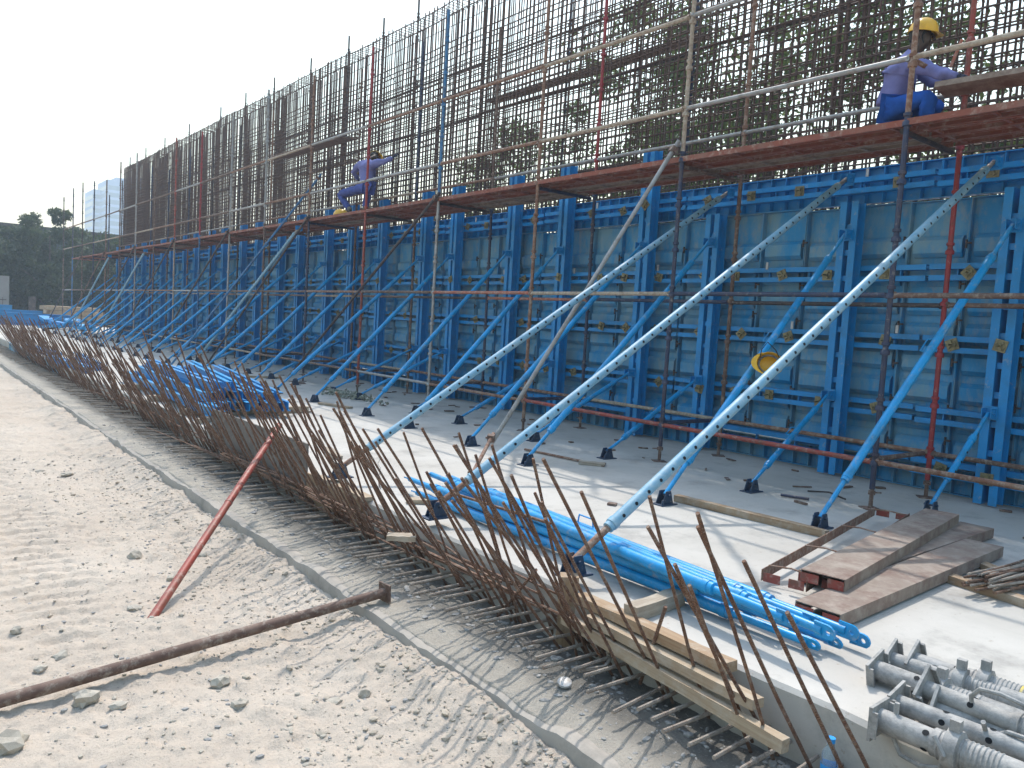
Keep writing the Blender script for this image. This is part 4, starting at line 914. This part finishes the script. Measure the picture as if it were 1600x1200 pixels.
        A = P['a'+s]; td = P.get('t'+s, A+hd*.2)-A
        bm2 = {'a': (A+Vector((0, 0, .03)), .052), 'h': (A-td*.25+Vector((0, 0, -.035)), .045), 'm': (A+td*.5+Vector((0, 0, -.03)), (.05, .042)), 't': (A+td*1.0+Vector((0, 0, -.04)), (.046, .03))}
        skin('boot', bm2, [('a', 'h'), ('a', 'm'), ('m', 't')], 'boot', t, 2)
    q = Matrix((hd, side, up)).transposed()
    put('helmet', HELM, 'helmet', t, hc+up*.03-hd*.004, q.to_4x4().to_quaternion(), (.82, .82, .95))
    put('helmet_strap', MB().tube([hc+side*.09+up*.03, hc+side*.085-up*.05+hd*.02, hc-up*.095+hd*.05, hc-side*.085-up*.05+hd*.02, hc-side*.09+up*.03], .005, 6), 'black', t)
    return t
DECK = 3.455
def at(x, y, X): return onx(x, y, X)
b1 = Vector((7.5, 3.67, DECK))
def rel(base, d): return {k: tuple(at(*v)-base) for k, v in d.items()}
J1 = rel(b1, dict(pelvis=(1392, 168, 7.5), waist=(1397, 142, 7.5), chest=(1410, 108, 7.52), neck0=(1429, 84, 7.54), neck=(1436, 76, 7.54), head=(1441, 58, 7.55),
    sr=(1424, 98, 7.38), er=(1462, 113, 7.3), wr=(1497, 119, 7.3), gr=(1520, 124, 7.32), sl=(1420, 96, 7.7), el=(1448, 122, 7.75), wl=(1470, 132, 7.7), gl=(1485, 136, 7.7),
    hr=(1398, 170, 7.42), kr=(1456, 148, 7.36), ar=(1444, 188, 7.40), tr=(1468, 190, 7.38), hl=(1400, 168, 7.6), kl=(1474, 166, 7.62), al=(1430, 184, 7.68), tl=(1450, 188, 7.68)))
w1 = person(b1, 'worker in lavender shirt, bright blue trousers and yellow helmet crouching on the near deck', J1, 'shirt', 'trousers', (.35, -.94, -.25))
b2 = Vector((7.6, 14.2, DECK))
J2 = rel(b2, dict(pelvis=(571, 291, 7.55), waist=(573, 277, 7.57), chest=(574, 262, 7.62), neck0=(577, 251, 7.66), neck=(580, 247, 7.70), head=(586, 245, 7.86),
    sl=(563, 257, 7.66), el=(552, 268, 7.72), wl=(560, 281, 7.9), gl=(566, 284, 8.0), sr=(586, 256, 7.62), er=(601, 252, 7.72), wr=(614, 246, 7.85), gr=(621, 239, 7.95),
    hr=(576, 293, 7.56), kr=(576, 300, 7.98), ar=(570, 325, 7.6), tr=(572, 328, 7.8), hl=(566, 294, 7.58), kl=(531, 304, 7.75), al=(546, 327, 7.65), tl=(541, 329, 7.85)))
w2 = person(b2, 'worker seen from behind in lavender shirt kneeling on the far deck, arm stretched out', J2, 'shirt', 'trousers2', (.75, -.3, -.15))
hp2 = onx(533, 333, 7.2)
h2 = thing('safety_helmet', 'yellow safety helmet resting on the deck beside the kneeling worker', 'helmet', (7.2, hp2.y, DECK+.01)); put('shell', HELM, 'helmet', h2, (0, 0, 0), (0, 0, 1), (1.1, 1.1, 1))
pk = at(1520, 128, 7.35)
tag(put('scaffold_board', MB().box((0, 0, 0), (.23, 2.4, .05)), 'plank', None, (7.3, pk.y-.95, pk.z-.06), (R(1.5), R(10), 0)), 'dusty plank held by the crouching worker on the near deck', 'scaffold board')
tag(put('pry_bar', MB().tube([at(1485, 105, 7.5), at(1503, 62, 7.55)], .014, 8), 'orange_tube', None), 'orange handled bar standing behind the hands of the crouching worker', 'tool')
tag(put('scaffold_brace', MB().tube([at(1425, 92, 7.1), at(1482, 124, 7.6)], .022, 8), 'rust_tube', None), 'short rusty brace tube crossing in front of the crouching worker', 'scaffold tube')

# ------------------------------------------------------------------ trees
def tree(name, loc, H, rad, leaves, label, mat, group, seed, trunk_h=.35, size=.11, clumps=40, spread=1.0, stems=1):
    r = random.Random(seed); t = thing(name, label, 'tree', loc, None, group); tb_ = MB(); tips = []
    for s in range(stems):
        bx_, by_ = (r.uniform(-.5, .5)*rad*.5, r.uniform(-.5, .5)*rad*.5) if stems > 1 else (0, 0)
        th = H*trunk_h; tb_.tube([(bx_, by_, -.1), (bx_+r.uniform(-.1, .1), by_, th*.5), (bx_+r.uniform(-.2, .2), by_+r.uniform(-.2, .2), th), (bx_*1.2, by_*1.2, H*.78)], [H*.022, H*.018, H*.015, H*.004], 8)
        for k in range(12):
            a = r.uniform(0, 6.28); z0 = th*r.uniform(.8, 1.9); rr = rad*r.uniform(.45, .95); e = Vector((bx_+rr*math.cos(a), by_+rr*math.sin(a), min(H*.95, z0+rr*r.uniform(.4, 1.1))))
            m_ = Vector((bx_+rr*.45*math.cos(a), by_+rr*.45*math.sin(a), z0+(e.z-z0)*.6)); tb_.tube([(bx_, by_, z0), m_, e], [H*.009, H*.006, H*.002], 5); tips += [e, m_]
    put('trunk', tb_, 'bark', t)
    cs = []
    for k in range(clumps):
        if k < len(tips) and r.random() < .8: c = tips[k]+Vector((r.uniform(-.4, .4), r.uniform(-.4, .4), r.uniform(-.2, .5)))
        else:
            u = r.uniform(-1, 1); a = r.uniform(0, 6.28); q = r.random()**.5; zc = H*(trunk_h*.9+(1-trunk_h*.9)*(.5+.48*u)); wz = math.sqrt(max(0.05, 1-u*u*.8)); c = Vector((rad*q*wz*math.cos(a), rad*q*wz*math.sin(a), zc))
        cs.append((c, rad*r.uniform(.14, .32)))
    rg = np.random.default_rng(seed); ci = rg.integers(0, len(cs), leaves)
    C_ = np.array([c[:] for c, _ in cs])[ci]; S_ = np.array([s for _, s in cs])[ci]
    d = rg.normal(size=(leaves, 3)); d /= np.linalg.norm(d, axis=1)[:, None]; p = C_+d*(S_*rg.random(leaves)**.45)[:, None]*np.array([1, 1, .75])
    a = rg.normal(size=(leaves, 3)); a /= np.linalg.norm(a, axis=1)[:, None]; b = np.cross(a, rg.normal(size=(leaves, 3))); b /= np.linalg.norm(b, axis=1)[:, None]
    sz = size*(.6+.8*rg.random(leaves))[:, None]; V = np.stack([p-a*sz, p+b*sz*.42, p+a*sz, p-b*sz*.42], 1).reshape(-1, 3)
    me = bpy.data.meshes.new('crown'); me.vertices.add(len(V)); me.vertices.foreach_set("co", V.ravel()); me.loops.add(leaves*4); me.loops.foreach_set("vertex_index", np.arange(leaves*4, dtype=np.int32))
    me.polygons.add(leaves); me.polygons.foreach_set("loop_start", np.arange(0, leaves*4, 4, dtype=np.int32)); me.update(calc_edges=True); put('crown', me, mat, t); return t
REAR = [(13.5, 1.0, 9.6, 2.9), (14.5, 5.2, 10.4, 3.1), (13.8, 9.4, 10.2, 2.9), (15.2, 13.4, 10.0, 2.7), (14.2, 17.8, 7.4, 2.2), (16.0, 22.5, 6.6, 2.2), (17, 28, 5.6, 2.2)]
for n_, (x, y, H, rd) in enumerate(REAR):
    tree('leafy_tree', (x, y, SAND), H, rd, 22000 if n_ < 4 else 9000, f"loose leafy green tree seen through the cage, {ORD[n_]} from the near end", 'leaf', 'trees behind the cage', 50+n_, .25, .07, 80)
LEFT = [(4.2, 63, 5.9, 2.8), (6.6, 67, 6.6, 3.0), (8.7, 63, 7.9, 2.3), (11.2, 67, 6.9, 3.0), (13.4, 64, 6.4, 2.8), (16.4, 68, 6.6, 3.2), (1.0, 66, 6.4, 3.4), (-3.5, 64, 6.6, 3.4), (19.5, 70, 6.6, 3.2)]
for n_, (x, y, H, rd) in enumerate(LEFT):
    tree('dense_tree', (x, y, SAND), H, rd, 14000, f"dense dark green tree in the row beyond the slab, {('fifth', 'fourth', 'third', 'second', 'first', 'hidden sixth', 'eighth', 'ninth', 'hidden seventh')[n_]} from the wall end", 'leaf_dark', 'trees beyond the slab', 90+n_, .14, .16, 90)

# ------------------------------------------------------------------ far buildings and fence
wb = thing('low_building', 'long low dark-clad building with a flat roof behind the far trees', 'building', (0, 75, 0))
put('wall', MB().span((-40, 0, -.5), (34, 12, 7.0)), 'dark_cladding', wb); put('roof', MB().span((-40.3, -.3, 7.01), (34.3, 12.3, 7.22)), 'dark_tube', wb)
gw = thing('boundary_wall', 'pale rendered boundary wall behind the railings at the far end', 'wall', (0, 58.5, 0))
put('wall', MB().span((-14, 0, -.5), (5.9, .25, 2.6)), 'white_wall', gw); put('coping', MB().span((-14, -.04, 2.601), (5.9, .29, 2.68)), 'white_wall', gw)
put('gate', MB().span((6.95, -.02, -.4), (7.35, .05, 1.5)), 'dark_tube', gw)
rf = thing('railing_fence', 'thin dark metal railing in front of the pale boundary wall', 'fence', (0, 57.4, 0))
for k in range(44): put('paling', MB().box((-4+k*.22, 0, .55), (.03, .03, 1.6)), 'dark_tube', rf)
for z in (-.1, 1.2): put('rail', MB().box((.8, .02, z), (9.7, .02, .05)), 'dark_tube', rf)
def tower(x0, x1, y, h, lab, steps):
    t = thing('tower_block', lab, 'tower', ((x0+x1)/2, y, 0)); w = x1-x0
    put('shaft', MB().span((-w/2, 0, -1), (w/2, 22, h)), 'tower', t); 
    nf = int(h/3.4)
    g = MB().span((-w/2+.6, -.18, 0), (w/2-.6, -.03, 2.1)).mesh('window_band'); g2 = MB().span((-w/2-.18, .8, 0), (-w/2-.03, 21, 2.1)).mesh('window_band')
    for k in range(nf): put('window_band', g, 'glazing', t, (0, 0, k*3.4+.9)); put('window_band', g2, 'glazing', t, (0, 0, k*3.4+.9))
    for (a, b, hh) in steps: put('roof_block', MB().span((a, 3, h+.01), (b, 14, h+hh)), 'tower', t)
tower(79.3, 92, 440, 56.4, 'pale hazy tower block with window bands, lower of the two beyond the trees', ((3, 6, 3),))
tower(82.4, 101, 425, 60.0, 'pale hazy tower block with window bands, taller of the two beside the cage end', ((-5, -1, 2), (1.5, 8, 3.2)))

# ------------------------------------------------------------------ haze
def haze(density):
    m = bpy.data.materials.new('haze_air'); m.use_nodes = True; nt = m.node_tree; nt.nodes.remove(nt.nodes["Principled BSDF"])
    v = nt.nodes.new("ShaderNodeVolumePrincipled"); v.inputs["Density"].default_value = density; v.inputs["Color"].default_value = (.72, .86, 1, 1); v.inputs["Anisotropy"].default_value = .3
    nt.links.new(v.outputs[0], nt.nodes["Material Output"].inputs["Volume"])
    o = put('haze', MB().span((-140, -25, -2.5), (190, 475, 72)), m); stuff(o)
HAZE = 0.0014
if HAZE: haze(HAZE)
